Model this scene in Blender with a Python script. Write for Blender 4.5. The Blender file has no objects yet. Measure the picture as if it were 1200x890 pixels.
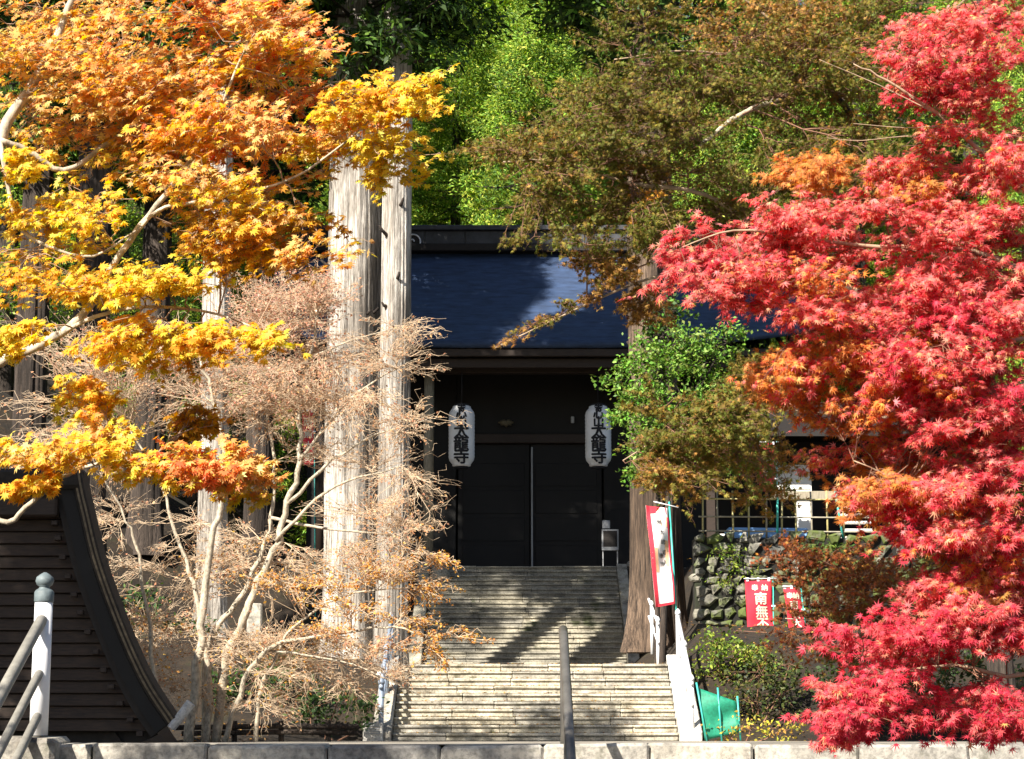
import bpy, bmesh, math, random
import numpy as np
from mathutils import Vector, Matrix
R = math.radians
rng = np.random.default_rng(7)
random.seed(7)
scene = bpy.context.scene
COL = scene.collection

# ------------------------------------------------------------------ camera, sky, sun, exposure
F = 2200.0                                   # focal length in photo pixels (photo 1200 wide)
PITCH = math.atan(375.0 / F)
cam = bpy.data.cameras.new('camera')
cam.sensor_width = 36.0
cam.lens = 36.0 * F / 1200.0
cam.clip_start = 0.5
cam.clip_end = 800
camo = bpy.data.objects.new('camera', cam); COL.objects.link(camo)
camo.location = (0, 0, 0)
camo.rotation_euler = (math.pi / 2 + PITCH, 0, 0)
scene.camera = camo

SUN_AZ, SUN_EL = R(-145), R(39)              # sun stands behind the viewer's left shoulder
sun_pos = Vector((math.sin(SUN_AZ) * math.cos(SUN_EL), math.cos(SUN_AZ) * math.cos(SUN_EL), math.sin(SUN_EL)))
world = bpy.data.worlds.new('World'); scene.world = world
world.use_nodes = True
wn = world.node_tree
sky = wn.nodes.new('ShaderNodeTexSky'); sky.sky_type = 'NISHITA'; sky.sun_disc = False
sky.sun_elevation = SUN_EL; sky.sun_rotation = SUN_AZ % (2 * math.pi)
bg = wn.nodes['Background']; bg.inputs['Strength'].default_value = 0.055
wn.links.new(sky.outputs['Color'], bg.inputs['Color'])
sl = bpy.data.lights.new('sun', 'SUN'); sl.energy = 5.0; sl.angle = R(0.5); sl.color = (1.0, 0.93, 0.82)
slo = bpy.data.objects.new('sun', sl); COL.objects.link(slo)
slo.rotation_euler = sun_pos.to_track_quat('Z', 'Y').to_euler()
slo.location = sun_pos * 60
vs = scene.view_settings
vs.view_transform = 'Standard'; vs.look = 'None'; vs.exposure = 1.3; vs.gamma = 1.0; vs.use_curve_mapping = False

# ------------------------------------------------------------------ helpers
SP, CP = math.sin(PITCH), math.cos(PITCH)
def P(px, py, d):
    """the point that shows at photo pixel (px, py), d metres in front of the viewer"""
    u, v = (px - 600.0) / F, (445.0 - py) / F
    y = CP - v * SP; z = SP + v * CP
    return np.array([u * d / y, d, z * d / y])
def project(p):
    p = np.asarray(p, float)
    y = p[..., 1] * CP + p[..., 2] * SP
    z = -p[..., 1] * SP + p[..., 2] * CP
    return 600 + F * p[..., 0] / y, 445 - F * z / y
def nrm(a):
    a = np.asarray(a, float)
    return a / np.maximum(np.linalg.norm(a, axis=-1, keepdims=True), 1e-9)

def link_mesh(name, me, mat=None, parent=None):
    o = bpy.data.objects.new(name, me); COL.objects.link(o)
    if mat is not None and len(me.materials) == 0: me.materials.append(mat)
    if parent is not None: o.parent = parent
    return o
def base_of(parent):
    b = np.zeros(3)
    while parent is not None:
        b = b + np.array(parent.location); parent = parent.parent
    return b
def mesh_obj(name, verts, faces, mat, parent=None, smooth=False):
    """verts in world space"""
    verts = np.asarray(verts, float)
    b = base_of(parent)
    if parent is None:
        lo, hi = verts.min(0), verts.max(0); loc = np.array([(lo[0]+hi[0])/2, (lo[1]+hi[1])/2, lo[2]])
    else:
        loc = verts.mean(0)
    me = bpy.data.meshes.new(name)
    me.from_pydata((verts - loc).tolist(), [], [list(f) for f in faces])
    if smooth: me.polygons.foreach_set('use_smooth', [True] * len(me.polygons))
    o = link_mesh(name, me, mat, parent)
    o.location = loc - b
    return o
def empty(name, loc, label, cat, group=None, kind=None):
    o = bpy.data.objects.new(name, None); COL.objects.link(o)
    o.location = loc; o.empty_display_size = 0.3
    tag(o, label, cat, group, kind)
    return o
def tag(o, label=None, cat=None, group=None, kind=None):
    if label: o['label'] = label
    if cat: o['category'] = cat
    if group: o['group'] = group
    if kind: o['kind'] = kind
    return o

def cbox(lo, hi, c=0.02, jit=0.0):
    """chamfered box between two corners: vertices, faces"""
    lo = np.array(lo, float); hi = np.array(hi, float)
    c = min(c, 0.45 * float((hi - lo).min()))
    V = []; idx = {}
    for sx in (0, 1):
        for sy in (0, 1):
            for sz in (0, 1):
                k = np.array([hi[0] if sx else lo[0], hi[1] if sy else lo[1], hi[2] if sz else lo[2]])
                if jit: k = k + rng.normal(0, jit, 3)
                s = np.array([1 - 2*sx, 1 - 2*sy, 1 - 2*sz])
                for a in range(3):
                    q = k + s * c; q[a] = k[a]
                    idx[(sx, sy, sz, a)] = len(V); V.append(q)
    Fc = []
    for a in range(3):
        b, e = (a + 1) % 3, (a + 2) % 3
        for s in (0, 1):
            ring = []
            for (p, q) in ((0, 0), (1, 0), (1, 1), (0, 1)):
                k = [0, 0, 0]; k[a] = s; k[b] = p; k[e] = q
                ring.append(idx[(k[0], k[1], k[2], a)])
            Fc.append(ring if s else ring[::-1])
    for a in range(3):
        b, e = (a + 1) % 3, (a + 2) % 3
        for p in (0, 1):
            for q in (0, 1):
                k0 = [0, 0, 0]; k0[b] = p; k0[e] = q
                k1 = list(k0); k1[a] = 1
                f = [idx[(*k0, b)], idx[(*k1, b)], idx[(*k1, e)], idx[(*k0, e)]]
                Fc.append(f if (p == q) else f[::-1])
    for sx in (0, 1):
        for sy in (0, 1):
            for sz in (0, 1):
                f = [idx[(sx, sy, sz, 0)], idx[(sx, sy, sz, 1)], idx[(sx, sy, sz, 2)]]
                Fc.append(f if (sx + sy + sz) % 2 else f[::-1])
    return np.array(V), Fc
def box_obj(name, lo, hi, mat, parent=None, c=0.02, jit=0.0):
    V, Fc = cbox(lo, hi, c, jit)
    return mesh_obj(name, V, Fc, mat, parent)

def frame_for(d):
    d = nrm(d)
    up = np.array([0, 0, 1.0]) if abs(d[2]) < 0.9 else np.array([1.0, 0, 0])
    a = nrm(np.cross(up, d)); b = np.cross(d, a)
    return a, b
def tube(pts, rad, sides=8, cap=True, wob=0.0):
    pts = np.asarray(pts, float); n = len(pts)
    rad = np.broadcast_to(np.asarray(rad, float), (n,))
    V = []; Fc = []
    a = None
    ang = np.arange(sides) * 2 * math.pi / sides
    for i in range(n):
        d = nrm(pts[min(i+1, n-1)] - pts[max(i-1, 0)])
        if a is None: a, b = frame_for(d)
        else:
            a = nrm(a - d * np.dot(a, d)); b = np.cross(d, a)
        r = rad[i] * (1 + (rng.normal(0, wob, sides) if wob else 0))
        V += list(pts[i] + np.outer(np.cos(ang) * r, a) + np.outer(np.sin(ang) * r, b))
    for i in range(n - 1):
        for k in range(sides):
            k2 = (k + 1) % sides
            Fc.append([i*sides + k, i*sides + k2, (i+1)*sides + k2, (i+1)*sides + k])
    if cap:
        Fc.append(list(range(sides))[::-1]); Fc.append([(n-1)*sides + k for k in range(sides)])
    return np.array(V), Fc
def tube_obj(name, pts, rad, mat, parent=None, sides=8, wob=0.0):
    V, Fc = tube(pts, rad, sides, True, wob)
    return mesh_obj(name, V, Fc, mat, parent, smooth=True)
def merge(parts):
    V = []; Fc = []; o = 0
    for v, f in parts:
        V.append(np.asarray(v)); Fc += [[i + o for i in q] for q in f]; o += len(v)
    return np.concatenate(V), Fc
def lathe(profile, center, sides=24):
    V = []; Fc = []; n = len(profile)
    for r, z in profile:
        for k in range(sides):
            t = 2 * math.pi * k / sides
            V.append([center[0] + r * math.cos(t), center[1] + r * math.sin(t), center[2] + z])
    for i in range(n - 1):
        for k in range(sides):
            k2 = (k + 1) % sides
            Fc.append([i*sides+k, i*sides+k2, (i+1)*sides+k2, (i+1)*sides+k])
    Fc.append(list(range(sides))[::-1]); Fc.append([(n-1)*sides+k for k in range(sides)])
    return np.array(V), Fc
def smooth_path(pts, n=4):
    """Catmull-Rom through pts"""
    pts = np.asarray(pts, float)
    if len(pts) < 3: return pts
    P_ = np.vstack([2*pts[0]-pts[1], pts, 2*pts[-1]-pts[-2]])
    out = []
    for i in range(1, len(P_) - 2):
        for t in np.linspace(0, 1, n, endpoint=False):
            p0, p1, p2, p3 = P_[i-1:i+3]
            out.append(0.5*((2*p1)+(-p0+p2)*t+(2*p0-5*p1+4*p2-p3)*t*t+(-p0+3*p1-3*p2+p3)*t**3))
    out.append(pts[-1])
    return np.array(out)

def fast_mesh(name, V, loops, starts, totals, colors=None, smooth=False):
    me = bpy.data.meshes.new(name)
    me.vertices.add(len(V)); me.vertices.foreach_set('co', np.ascontiguousarray(V, dtype=np.float32).ravel())
    me.loops.add(len(loops)); me.loops.foreach_set('vertex_index', np.ascontiguousarray(loops, dtype=np.int32))
    me.polygons.add(len(starts))
    me.polygons.foreach_set('loop_start', np.ascontiguousarray(starts, dtype=np.int32))
    try: me.polygons.foreach_set('loop_total', np.ascontiguousarray(totals, dtype=np.int32))
    except Exception: pass
    if smooth: me.polygons.foreach_set('use_smooth', np.ones(len(starts), dtype=bool))
    if colors is not None:
        at = me.color_attributes.new('col', 'FLOAT_COLOR', 'POINT')
        c4 = np.ones((len(V), 4), dtype=np.float32); c4[:, :3] = colors
        at.data.foreach_set('color', c4.ravel())
    me.update(calc_edges=True); me.validate()
    return me
def seg_mesh(name, p0, p1, r0, r1, sides=3, origin=np.zeros(3)):
    """many straight tapered twigs in one mesh"""
    p0 = np.asarray(p0, float); p1 = np.asarray(p1, float); n = len(p0)
    r0 = np.asarray(r0); r1 = np.asarray(r1)
    d = nrm(p1 - p0)
    up = np.where(np.abs(d[:, 2:3]) < 0.9, np.array([[0, 0, 1.0]]), np.array([[1.0, 0, 0]]))
    a = nrm(np.cross(up, d)); b = np.cross(d, a)
    V = np.zeros((n, 2 * sides, 3))
    for k in range(sides):
        t = 2 * math.pi * k / sides
        off = math.cos(t) * a + math.sin(t) * b
        V[:, k] = p0 + off * r0[:, None]; V[:, sides + k] = p1 + off * r1[:, None]
    V = V.reshape(-1, 3) - origin
    q = np.array([[k, (k+1) % sides, sides + (k+1) % sides, sides + k] for k in range(sides)])
    L = (np.arange(n)[:, None, None] * (2*sides) + q[None]).reshape(-1)
    nf = n * sides
    return fast_mesh(name, V, L, np.arange(nf) * 4, np.full(nf, 4), smooth=True)

# leaf outlines: template (verts, faces); +Y is the tip, Z the normal
def maple(lobes, lengths, notch, droop=0.10, stalk=0.25):
    V = [(0, 0, 0.03)]; n = len(lobes); ang = [R(a) for a in lobes]
    mids = [ang[0] - R(24)] + [(ang[i] + ang[i+1]) / 2 for i in range(n-1)] + [ang[-1] + R(24)]
    nr = [notch * 0.6] + [notch * min(1, (lengths[i] + lengths[i+1]) / 1.8) for i in range(n-1)] + [notch * 0.6]
    for i in range(n + 1):
        V.append((math.sin(mids[i]) * nr[i], math.cos(mids[i]) * nr[i], 0.0))
        if i < n: V.append((math.sin(ang[i]) * lengths[i], math.cos(ang[i]) * lengths[i], -droop * lengths[i]))
    Fc = [[0, 1 + 2*i, 2 + 2*i, 3 + 2*i] for i in range(n)]
    return np.array(V), Fc
MAPLE_BROAD = maple([-112, -72, -36, 0, 36, 72, 112], [.5, .8, .95, 1.0, .95, .8, .5], 0.47)
MAPLE_FINE = maple([-115, -76, -38, 0, 38, 76, 115], [.5, .8, .97, 1.05, .97, .8, .5], 0.27, 0.16)
MAPLE_FAR = maple([-80, -40, 0, 40, 80], [.75, .95, 1.0, .95, .75], 0.34)
DIAMOND = (np.array([(0, 0, 0), (.32, .5, .05), (0, 1, -.08), (-.32, .5, .05)], float), [[0, 1, 2, 3]])
BLADE = (np.array([(0, 0, 0), (.17, .45, .03), (0, 1, -.1), (-.17, .45, .03)], float), [[0, 1, 2, 3]])

LR = np.random.default_rng(99)
def leaf_frames(n_vec, t_vec):
    n_vec = nrm(n_vec); t = t_vec - n_vec * np.sum(n_vec * t_vec, -1, keepdims=True); t = nrm(t)
    x = np.cross(t, n_vec)
    return x, t, n_vec
def leaves_mesh(name, tpl, pos, nv, tv, size, colors, origin=np.zeros(3)):
    T, Fc = tpl; m = len(T); n = len(pos)
    x, t, z = leaf_frames(nv, tv)
    curl = LR.uniform(-.6, 3.2, (n, 1, 1)) if n > 1 else 1.0
    wid = LR.uniform(.72, 1.08, (n, 1, 1)) if n > 1 else 1.0
    V = (pos[:, None] + size[:, None, None] * (T[None, :, 0:1] * wid * x[:, None] + T[None, :, 1:2] * t[:, None] + T[None, :, 2:3] * curl * z[:, None]))
    V = V.reshape(-1, 3) - origin
    k = len(Fc[0]); nf = len(Fc)
    L = (np.arange(n)[:, None, None] * m + np.array(Fc)[None]).reshape(-1)
    return fast_mesh(name, V, L, np.arange(n * nf) * k, np.full(n * nf, k), np.repeat(colors, m, axis=0))

# ------------------------------------------------------------------ materials
MATS = {}
def nodes_of(name):
    m = bpy.data.materials.new(name); m.use_nodes = True
    nt = m.node_tree; b = nt.nodes['Principled BSDF']
    MATS[name] = m
    return m, nt, b
def N(nt, t, **kw):
    n = nt.nodes.new(t)
    for k, v in kw.items():
        if k in n.inputs: n.inputs[k].default_value = v
        else: setattr(n, k, v)
    return n
def ramp(nt, src, stops):
    r = N(nt, 'ShaderNodeValToRGB'); el = r.color_ramp.elements
    while len(el) < len(stops): el.new(0.5)
    for e, (p, c) in zip(el, stops): e.position = p; e.color = (*c, 1)
    nt.links.new(src, r.inputs['Fac']); return r.outputs['Color']
def mixc(nt, fac, a, b, mode='MIX'):
    m = N(nt, 'ShaderNodeMix', data_type='RGBA', blend_type=mode)
    for s, v in (('Factor', fac), ('A', a), ('B', b)):
        i = [k for k in m.inputs if k.name == s and (k.type == 'RGBA' if s != 'Factor' else k.type == 'VALUE')][0]
        if hasattr(v, 'is_output'): nt.links.new(v, i)
        elif isinstance(v, tuple): i.default_value = (*v, 1)
        else: i.default_value = v
    return [k for k in m.outputs if k.type == 'RGBA'][0]
def coords(nt, scale=(1, 1, 1), kind='Object'):
    tc = N(nt, 'ShaderNodeTexCoord'); mp = N(nt, 'ShaderNodeMapping'); mp.inputs['Scale'].default_value = scale
    if kind == 'World':
        g = N(nt, 'ShaderNodeNewGeometry'); nt.links.new(g.outputs['Position'], mp.inputs['Vector'])
    else: nt.links.new(tc.outputs[kind], mp.inputs['Vector'])
    return mp.outputs['Vector']
def noise(nt, vec, scale, detail=6, rough=0.6, dist=0.0):
    n = N(nt, 'ShaderNodeTexNoise', Scale=scale, Detail=detail, Roughness=rough, Distortion=dist)
    nt.links.new(vec, n.inputs['Vector']); return n.outputs['Fac']
def bump(nt, b, h, strength=0.5, dist=0.02):
    n = N(nt, 'ShaderNodeBump', Strength=strength, Distance=dist)
    nt.links.new(h, n.inputs['Height']); nt.links.new(n.outputs['Normal'], b.inputs['Normal'])

def stone_mat(name, dark, mid, light, moss=None, scale=3.0, moss_amt=0.55, bs=0.6):
    m, nt, b = nodes_of(name); v = coords(nt, kind='World')
    n1 = noise(nt, v, scale, 8, 0.65); n2 = noise(nt, v, scale * 9, 5, 0.7)
    c = ramp(nt, n1, [(0.3, dark), (0.5, mid), (0.7, light)])
    g = ramp(nt, n2, [(0.35, (0.45, 0.45, 0.45)), (0.55, (1, 1, 1)), (0.7, (1.15, 1.12, 1.05))])
    c = mixc(nt, 0.85, c, g, 'MULTIPLY')
    oi = N(nt, 'ShaderNodeObjectInfo')
    c2 = ramp(nt, oi.outputs['Random'], [(0, (0.72, 0.72, 0.74)), (1, (1.12, 1.08, 1.0))])
    c = mixc(nt, 1.0, c, c2, 'MULTIPLY')
    if moss:
        n3 = noise(nt, v, scale * 0.45, 6, 0.7)
        f = ramp(nt, n3, [(moss_amt, (0, 0, 0)), (moss_amt + 0.1, (1, 1, 1))])
        c = mixc(nt, f, c, moss)
    nt.links.new(c, b.inputs['Base Color']); b.inputs['Roughness'].default_value = 0.85
    bump(nt, b, mixc(nt, 0.5, n1, n2), bs, 0.03)
    return m
def plain_mat(name, col, rough=0.6, var=0.25, scale=6.0, metal=0.0, stretch=(1, 1, 1), bs=0.25, kind='World'):
    m, nt, b = nodes_of(name); v = coords(nt, stretch, kind)
    n1 = noise(nt, v, scale, 7, 0.65)
    lo = tuple(c * (1 - var) for c in col); hi = tuple(min(1, c * (1 + var)) for c in col)
    nt.links.new(ramp(nt, n1, [(0.3, lo), (0.7, hi)]), b.inputs['Base Color'])
    b.inputs['Roughness'].default_value = rough; b.inputs['Metallic'].default_value = metal
    if bs: bump(nt, b, n1, bs, 0.01)
    return m
def leaf_mat(name, trans=0.35, rough=0.5, spec=0.3, sat=1.15):
    m, nt, b = nodes_of(name)
    a = N(nt, 'ShaderNodeVertexColor', layer_name='col')
    nt.links.new(a.outputs['Color'], b.inputs['Base Color'])
    b.inputs['Roughness'].default_value = rough
    b.inputs['Specular IOR Level'].default_value = spec
    tr = N(nt, 'ShaderNodeBsdfTranslucent')
    hs = N(nt, 'ShaderNodeHueSaturation', Saturation=sat, Value=1.0); nt.links.new(a.outputs['Color'], hs.inputs['Color'])
    nt.links.new(hs.outputs['Color'], tr.inputs['Color'])
    mx = N(nt, 'ShaderNodeMixShader', Fac=trans)
    nt.links.new(b.outputs[0], mx.inputs[1]); nt.links.new(tr.outputs[0], mx.inputs[2])
    nt.links.new(mx.outputs[0], nt.nodes['Material Output'].inputs['Surface'])
    return m
def bark_mat(name, dark, light, scale=1.0):
    m, nt, b = nodes_of(name)
    v = coords(nt, (14 * scale, 14 * scale, 0.7 * scale), 'World')
    n1 = noise(nt, v, 1.6, 10, 0.72, 0.35)
    v3 = coords(nt, (34 * scale, 34 * scale, 1.6 * scale), 'World'); n3 = noise(nt, v3, 1.5, 6, 0.7, 0.2)
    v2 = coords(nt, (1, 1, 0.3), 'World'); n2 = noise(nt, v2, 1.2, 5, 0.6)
    c = ramp(nt, n1, [(0.36, dark), (0.46, tuple((a * .6 + e * .4) for a, e in zip(dark, light))), (0.56, light), (0.75, tuple(min(.8, e * 1.12) for e in light))])
    c = mixc(nt, 0.75, c, ramp(nt, n3, [(0.36, (0.35, 0.32, 0.3)), (0.5, (0.95, 0.94, 0.92)), (0.7, (1.12, 1.1, 1.08))]), 'MULTIPLY')
    c = mixc(nt, 0.9, c, ramp(nt, n2, [(0.38, (0.42, 0.39, 0.36)), (0.5, (0.75, 0.73, 0.70)), (0.6, (1.2, 1.19, 1.17))]), 'MULTIPLY')  # broad pale and dark patches painted in, imitating dappled sun and shade
    nt.links.new(c, b.inputs['Base Color']); b.inputs['Roughness'].default_value = 0.9
    bump(nt, b, mixc(nt, .4, n1, n3), 1.0, 0.08)
    return m

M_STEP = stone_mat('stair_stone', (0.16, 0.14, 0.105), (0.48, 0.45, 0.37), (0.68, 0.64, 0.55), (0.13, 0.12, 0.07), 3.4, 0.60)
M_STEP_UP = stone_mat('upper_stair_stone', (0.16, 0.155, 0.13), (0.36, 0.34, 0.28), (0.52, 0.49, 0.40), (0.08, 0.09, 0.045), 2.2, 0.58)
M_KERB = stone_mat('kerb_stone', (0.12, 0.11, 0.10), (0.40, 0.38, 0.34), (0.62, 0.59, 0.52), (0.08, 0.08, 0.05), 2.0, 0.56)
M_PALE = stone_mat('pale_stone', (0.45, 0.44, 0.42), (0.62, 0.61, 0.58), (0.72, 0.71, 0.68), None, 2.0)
M_RUBBLE = stone_mat('rubble_stone', (0.05, 0.05, 0.042), (0.17, 0.165, 0.14), (0.42, 0.40, 0.35), (0.085, 0.11, 0.022), 1.6, 0.44, 0.9)  # stone colours darkened in place of cast shade, besides the moss patches
M_MORTAR = stone_mat('wall_earth', (0.006, 0.006, 0.004), (0.01, 0.009, 0.006), (0.016, 0.014, 0.01), (0.018, 0.024, 0.008), 3.0, 0.55)
M_DARKWOOD = plain_mat('dark_timber', (0.013, 0.009, 0.007), 0.7, 0.4, 5, 0, (3, 3, 3))
M_HALLWOOD = plain_mat('hall_board_timber', (0.034, 0.020, 0.012), 0.8, 0.6, 5, 0, (1, 8, 8))
M_BROWNWOOD = plain_mat('brown_timber', (0.030, 0.018, 0.012), 0.7, 0.4, 5, 0, (1, 8, 8))
M_PALEWOOD = plain_mat('weathered_post_timber', (0.30, 0.26, 0.19), 0.8, 0.35, 4, 0, (8, 8, 1))
M_CARVE = plain_mat('dull_carved_timber', (0.12, 0.10, 0.06), 0.8, 0.3, 9)
M_ROOF = plain_mat('dark_blue_copper_sheet', (0.026, 0.050, 0.112), 0.75, 0.45, 1.6, 0.0, (1, 3, 3), 0.3)
M_RIDGE = plain_mat('ridge_copper', (0.05, 0.052, 0.06), 0.5, 0.5, 2.0)
M_BARKROOF_L = plain_mat('pale_bark_layer', (0.17, 0.135, 0.09), 0.9, 0.5, 14)
M_BARKROOF = plain_mat('layered_bark_roof', (0.022, 0.017, 0.013), 0.9, 0.5, 14)
M_WHITE = plain_mat('white_paint', (0.80, 0.80, 0.82), 0.4, 0.06, 9)
M_STEELBLUE = plain_mat('blue_grey_steel', (0.30, 0.36, 0.45), 0.4, 0.15, 6, 0.2)
M_STEELDARK = plain_mat('dark_handrail_steel', (0.17, 0.16, 0.145), 0.35, 0.3, 5, 0.5)
M_RAILWOOD = plain_mat('grey_brown_rail', (0.26, 0.245, 0.21), 0.6, 0.3, 8)
M_FINIAL = plain_mat('verdigris_bronze', (0.12, 0.15, 0.16), 0.6, 0.3, 18)
M_RED = plain_mat('red_banner_cloth', (0.62, 0.022, 0.045), 0.8, 0.12, 5)
M_BANNERWHITE = plain_mat('white_banner_cloth', (0.78, 0.76, 0.74), 0.85, 0.05, 5)
M_BANNERTAN = plain_mat('tan_banner_print', (0.70, 0.42, 0.24), 0.85, 0.1, 5)
M_INK = plain_mat('black_ink', (0.012, 0.012, 0.015), 0.8, 0.2, 5)
M_CREAMINK = plain_mat('cream_print', (0.75, 0.68, 0.52), 0.8, 0.08, 5)
M_TEAL = plain_mat('teal_pole', (0.05, 0.42, 0.36), 0.4, 0.1, 5)
M_LANTERN = plain_mat('lantern_paper', (0.84, 0.85, 0.86), 0.7, 0.05, 5)
M_BAMBOO = plain_mat('bamboo_cane', (0.42, 0.36, 0.15), 0.45, 0.35, 7)
M_BAMBOOOLD = plain_mat('old_bamboo_cane', (0.30, 0.27, 0.20), 0.6, 0.3, 7)
M_PLASTER = plain_mat('white_plaster', (0.78, 0.76, 0.72), 0.85, 0.08, 3)
M_BLUETARP = plain_mat('blue_sheet', (0.22, 0.42, 0.75), 0.5, 0.1, 5)
M_NET = plain_mat('green_net', (0.01, 0.22, 0.13), 0.6, 0.3, 16)
M_GREYMETAL = plain_mat('grey_metal', (0.36, 0.37, 0.38), 0.5, 0.12, 5, 0.2)
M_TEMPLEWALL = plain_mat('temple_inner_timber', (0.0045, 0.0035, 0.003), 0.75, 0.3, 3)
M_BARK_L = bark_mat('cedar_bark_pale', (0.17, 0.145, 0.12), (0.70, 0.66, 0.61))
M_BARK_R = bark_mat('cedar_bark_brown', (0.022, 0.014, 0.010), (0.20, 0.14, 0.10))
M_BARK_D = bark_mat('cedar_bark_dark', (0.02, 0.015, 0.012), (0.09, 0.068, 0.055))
M_MAPLEBARK = plain_mat('maple_bark_pale', (0.42, 0.36, 0.27), 0.85, 0.6, 20, 0, (1, 1, .6), 0.9)
M_REDBARK = plain_mat('tan_maple_bark', (0.36, 0.26, 0.17), 0.8, 0.4, 9, 0, (1, 1, 1), 0.4)
M_TWIG = plain_mat('maple_twig', (0.36, 0.24, 0.16), 0.8, 0.35, 7, 0, (1, 1, 1), 0)
M_TWIGRED = plain_mat('maple_twig_reddish', (0.20, 0.10, 0.06), 0.8, 0.35, 7, 0, (1, 1, 1), 0)
M_BARETWIG = plain_mat('bare_twig', (0.58, 0.44, 0.30), 0.8, 0.3, 7, 0, (1, 1, 1), 0)
M_LEAF = leaf_mat('maple_leaf', 0.55)
M_LEAFDULL = leaf_mat('dull_leaf', 0.30, 0.6, 0.2)
M_CEDARLEAF = leaf_mat('cedar_foliage', 0.28, 0.55, 0.25)
M_GLOSSLEAF = leaf_mat('glossy_leaf', 0.28, 0.55, 0.3)

def ground_material():
    m, nt, b = nodes_of('forest_ground'); v = coords(nt, kind='World')
    n1 = noise(nt, v, 0.9, 8, 0.7); n2 = noise(nt, v, 7, 6, 0.75)
    c = ramp(nt, n1, [(0.35, (0.012, 0.009, 0.006)), (0.55, (0.032, 0.021, 0.011)), (0.7, (0.03, 0.034, 0.012))])
    c = mixc(nt, 0.8, c, ramp(nt, n2, [(0.4, (0.5, 0.5, 0.5)), (0.6, (1.2, 1.1, 1.0)), (0.72, (2.2, 1.5, 0.9))]), 'MULTIPLY')
    nt.links.new(c, b.inputs['Base Color']); b.inputs['Roughness'].default_value = 0.95
    bump(nt, b, n2, 0.8, 0.08); return m
M_GROUND = ground_material()
M_TERRACE = stone_mat('terrace_paving', (0.22, 0.2, 0.17), (0.36, 0.33, 0.28), (0.48, 0.44, 0.37), (0.13, 0.1, 0.05), 1.3, 0.60)

# ------------------------------------------------------------------ ground
XC = 0.45                                    # axis of the stairs
NEAR_Y, NEAR_Z = 17.0, -0.395                 # top edge of the nearest steps
LOW_Y, LOW_Z = 39.0, -0.84                   # foot of the lower flight
RISE, RUN = 0.16, 0.27
LAND_Y, LAND_Z = LOW_Y + 10 * RUN, LOW_Z + 10 * RISE
UP_Y = 55.6; NUP = 22
TOP_Y, TOP_Z = UP_Y + NUP * RUN, LAND_Z + NUP * RISE
WALL_Y = 47.0
def hgt(x, y):
    x = np.asarray(x, float); y = np.asarray(y, float)
    z = np.interp(y, [-60, 14.6, NEAR_Y + .3, LOW_Y, LAND_Y + .1, UP_Y, TOP_Y, 78, 130, 200],
                  [-1.65, -1.65, NEAR_Z - .12, LOW_Z - .06, LAND_Z - .04, LAND_Z - .04, TOP_Z - .05, TOP_Z, 34, 70])
    ss = lambda t: np.clip(t, 0, 1) ** 2 * (3 - 2 * np.clip(t, 0, 1))
    # wooded bank rising on the left
    left = ss((y - 31) / 10) * (np.clip(-3.0 - x, 0, None) * 0.16 + np.clip(-9 - x, 0, None) * 0.45)
    z = z + left
    # sunken court on the left, where the small hall stands
    court = ss((-4.75 - x) / 0.5) * ss((y - 17.6) / 0.5) * ss((31.0 - y) / 0.6)
    z = z * (1 - court) + court * (-3.0)
    # raised yard behind the rubble wall on the right
    yard = ss((x - 4.7) / 0.5) * ss((y - WALL_Y - .25) / 0.3) * (1 - ss((y - 74) / 8))
    z = z * (1 - yard) + yard * np.maximum(z, 4.05)
    bank = ss((x - 3.6) / 0.8) * ss((y - 38.5) / 8) * (1 - ss((y - WALL_Y - .2) / 0.3))
    z = z + bank * np.clip(1.75 - z, 0, None)
    # mound round the roots of the big cedar
    z = z + 0.8 * np.exp(-(((x - 4.2) / 1.0) ** 2 + ((y - 50) / 2.2) ** 2)) * (x > 3.2)
    right = ss((x - 14) / 10) * ss((y - 30) / 10) * np.clip(x - 14, 0, None) * 0.3
    return z + right
xs = np.unique(np.concatenate([np.arange(-120, -17, 4), np.arange(-17, 17, 0.5), np.arange(17, 121, 4)]))
ys = np.unique(np.concatenate([np.arange(-60, 12, 4), np.arange(12, 74, 0.5), np.arange(74, 201, 4)]))
GX, GY = np.meshgrid(xs, ys)
GZ = hgt(GX, GY) + np.where((np.abs(GX - XC) > 3.6) & (GY > 30), rng.normal(0, 0.04, GX.shape), 0)
V = np.stack([GX, GY, GZ], -1).reshape(-1, 3)
nx = len(xs); Q = []
for j in range(len(ys) - 1):
    for i in range(nx - 1):
        Q.append([j*nx+i, j*nx+i+1, (j+1)*nx+i+1, (j+1)*nx+i])
g = mesh_obj('ground', V, Q, M_GROUND, smooth=True); tag(g, 'dark leaf-strewn forest soil of the temple hillside', None, kind='structure')
# paved terrace between the nearest steps and the lower flight
tv = [(-4.5, NEAR_Y + .36, NEAR_Z - .01), (14, NEAR_Y + .36, NEAR_Z - .01), (14, LOW_Y - 1.5, LOW_Z + .035), (3.6, LOW_Y - .0, LOW_Z + .004), (-4.5, LOW_Y - .0, LOW_Z + .004)]
t = mesh_obj('terrace_pavement', tv, [[0, 1, 2, 3, 4]], M_TERRACE); tag(t, kind='structure')

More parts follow.
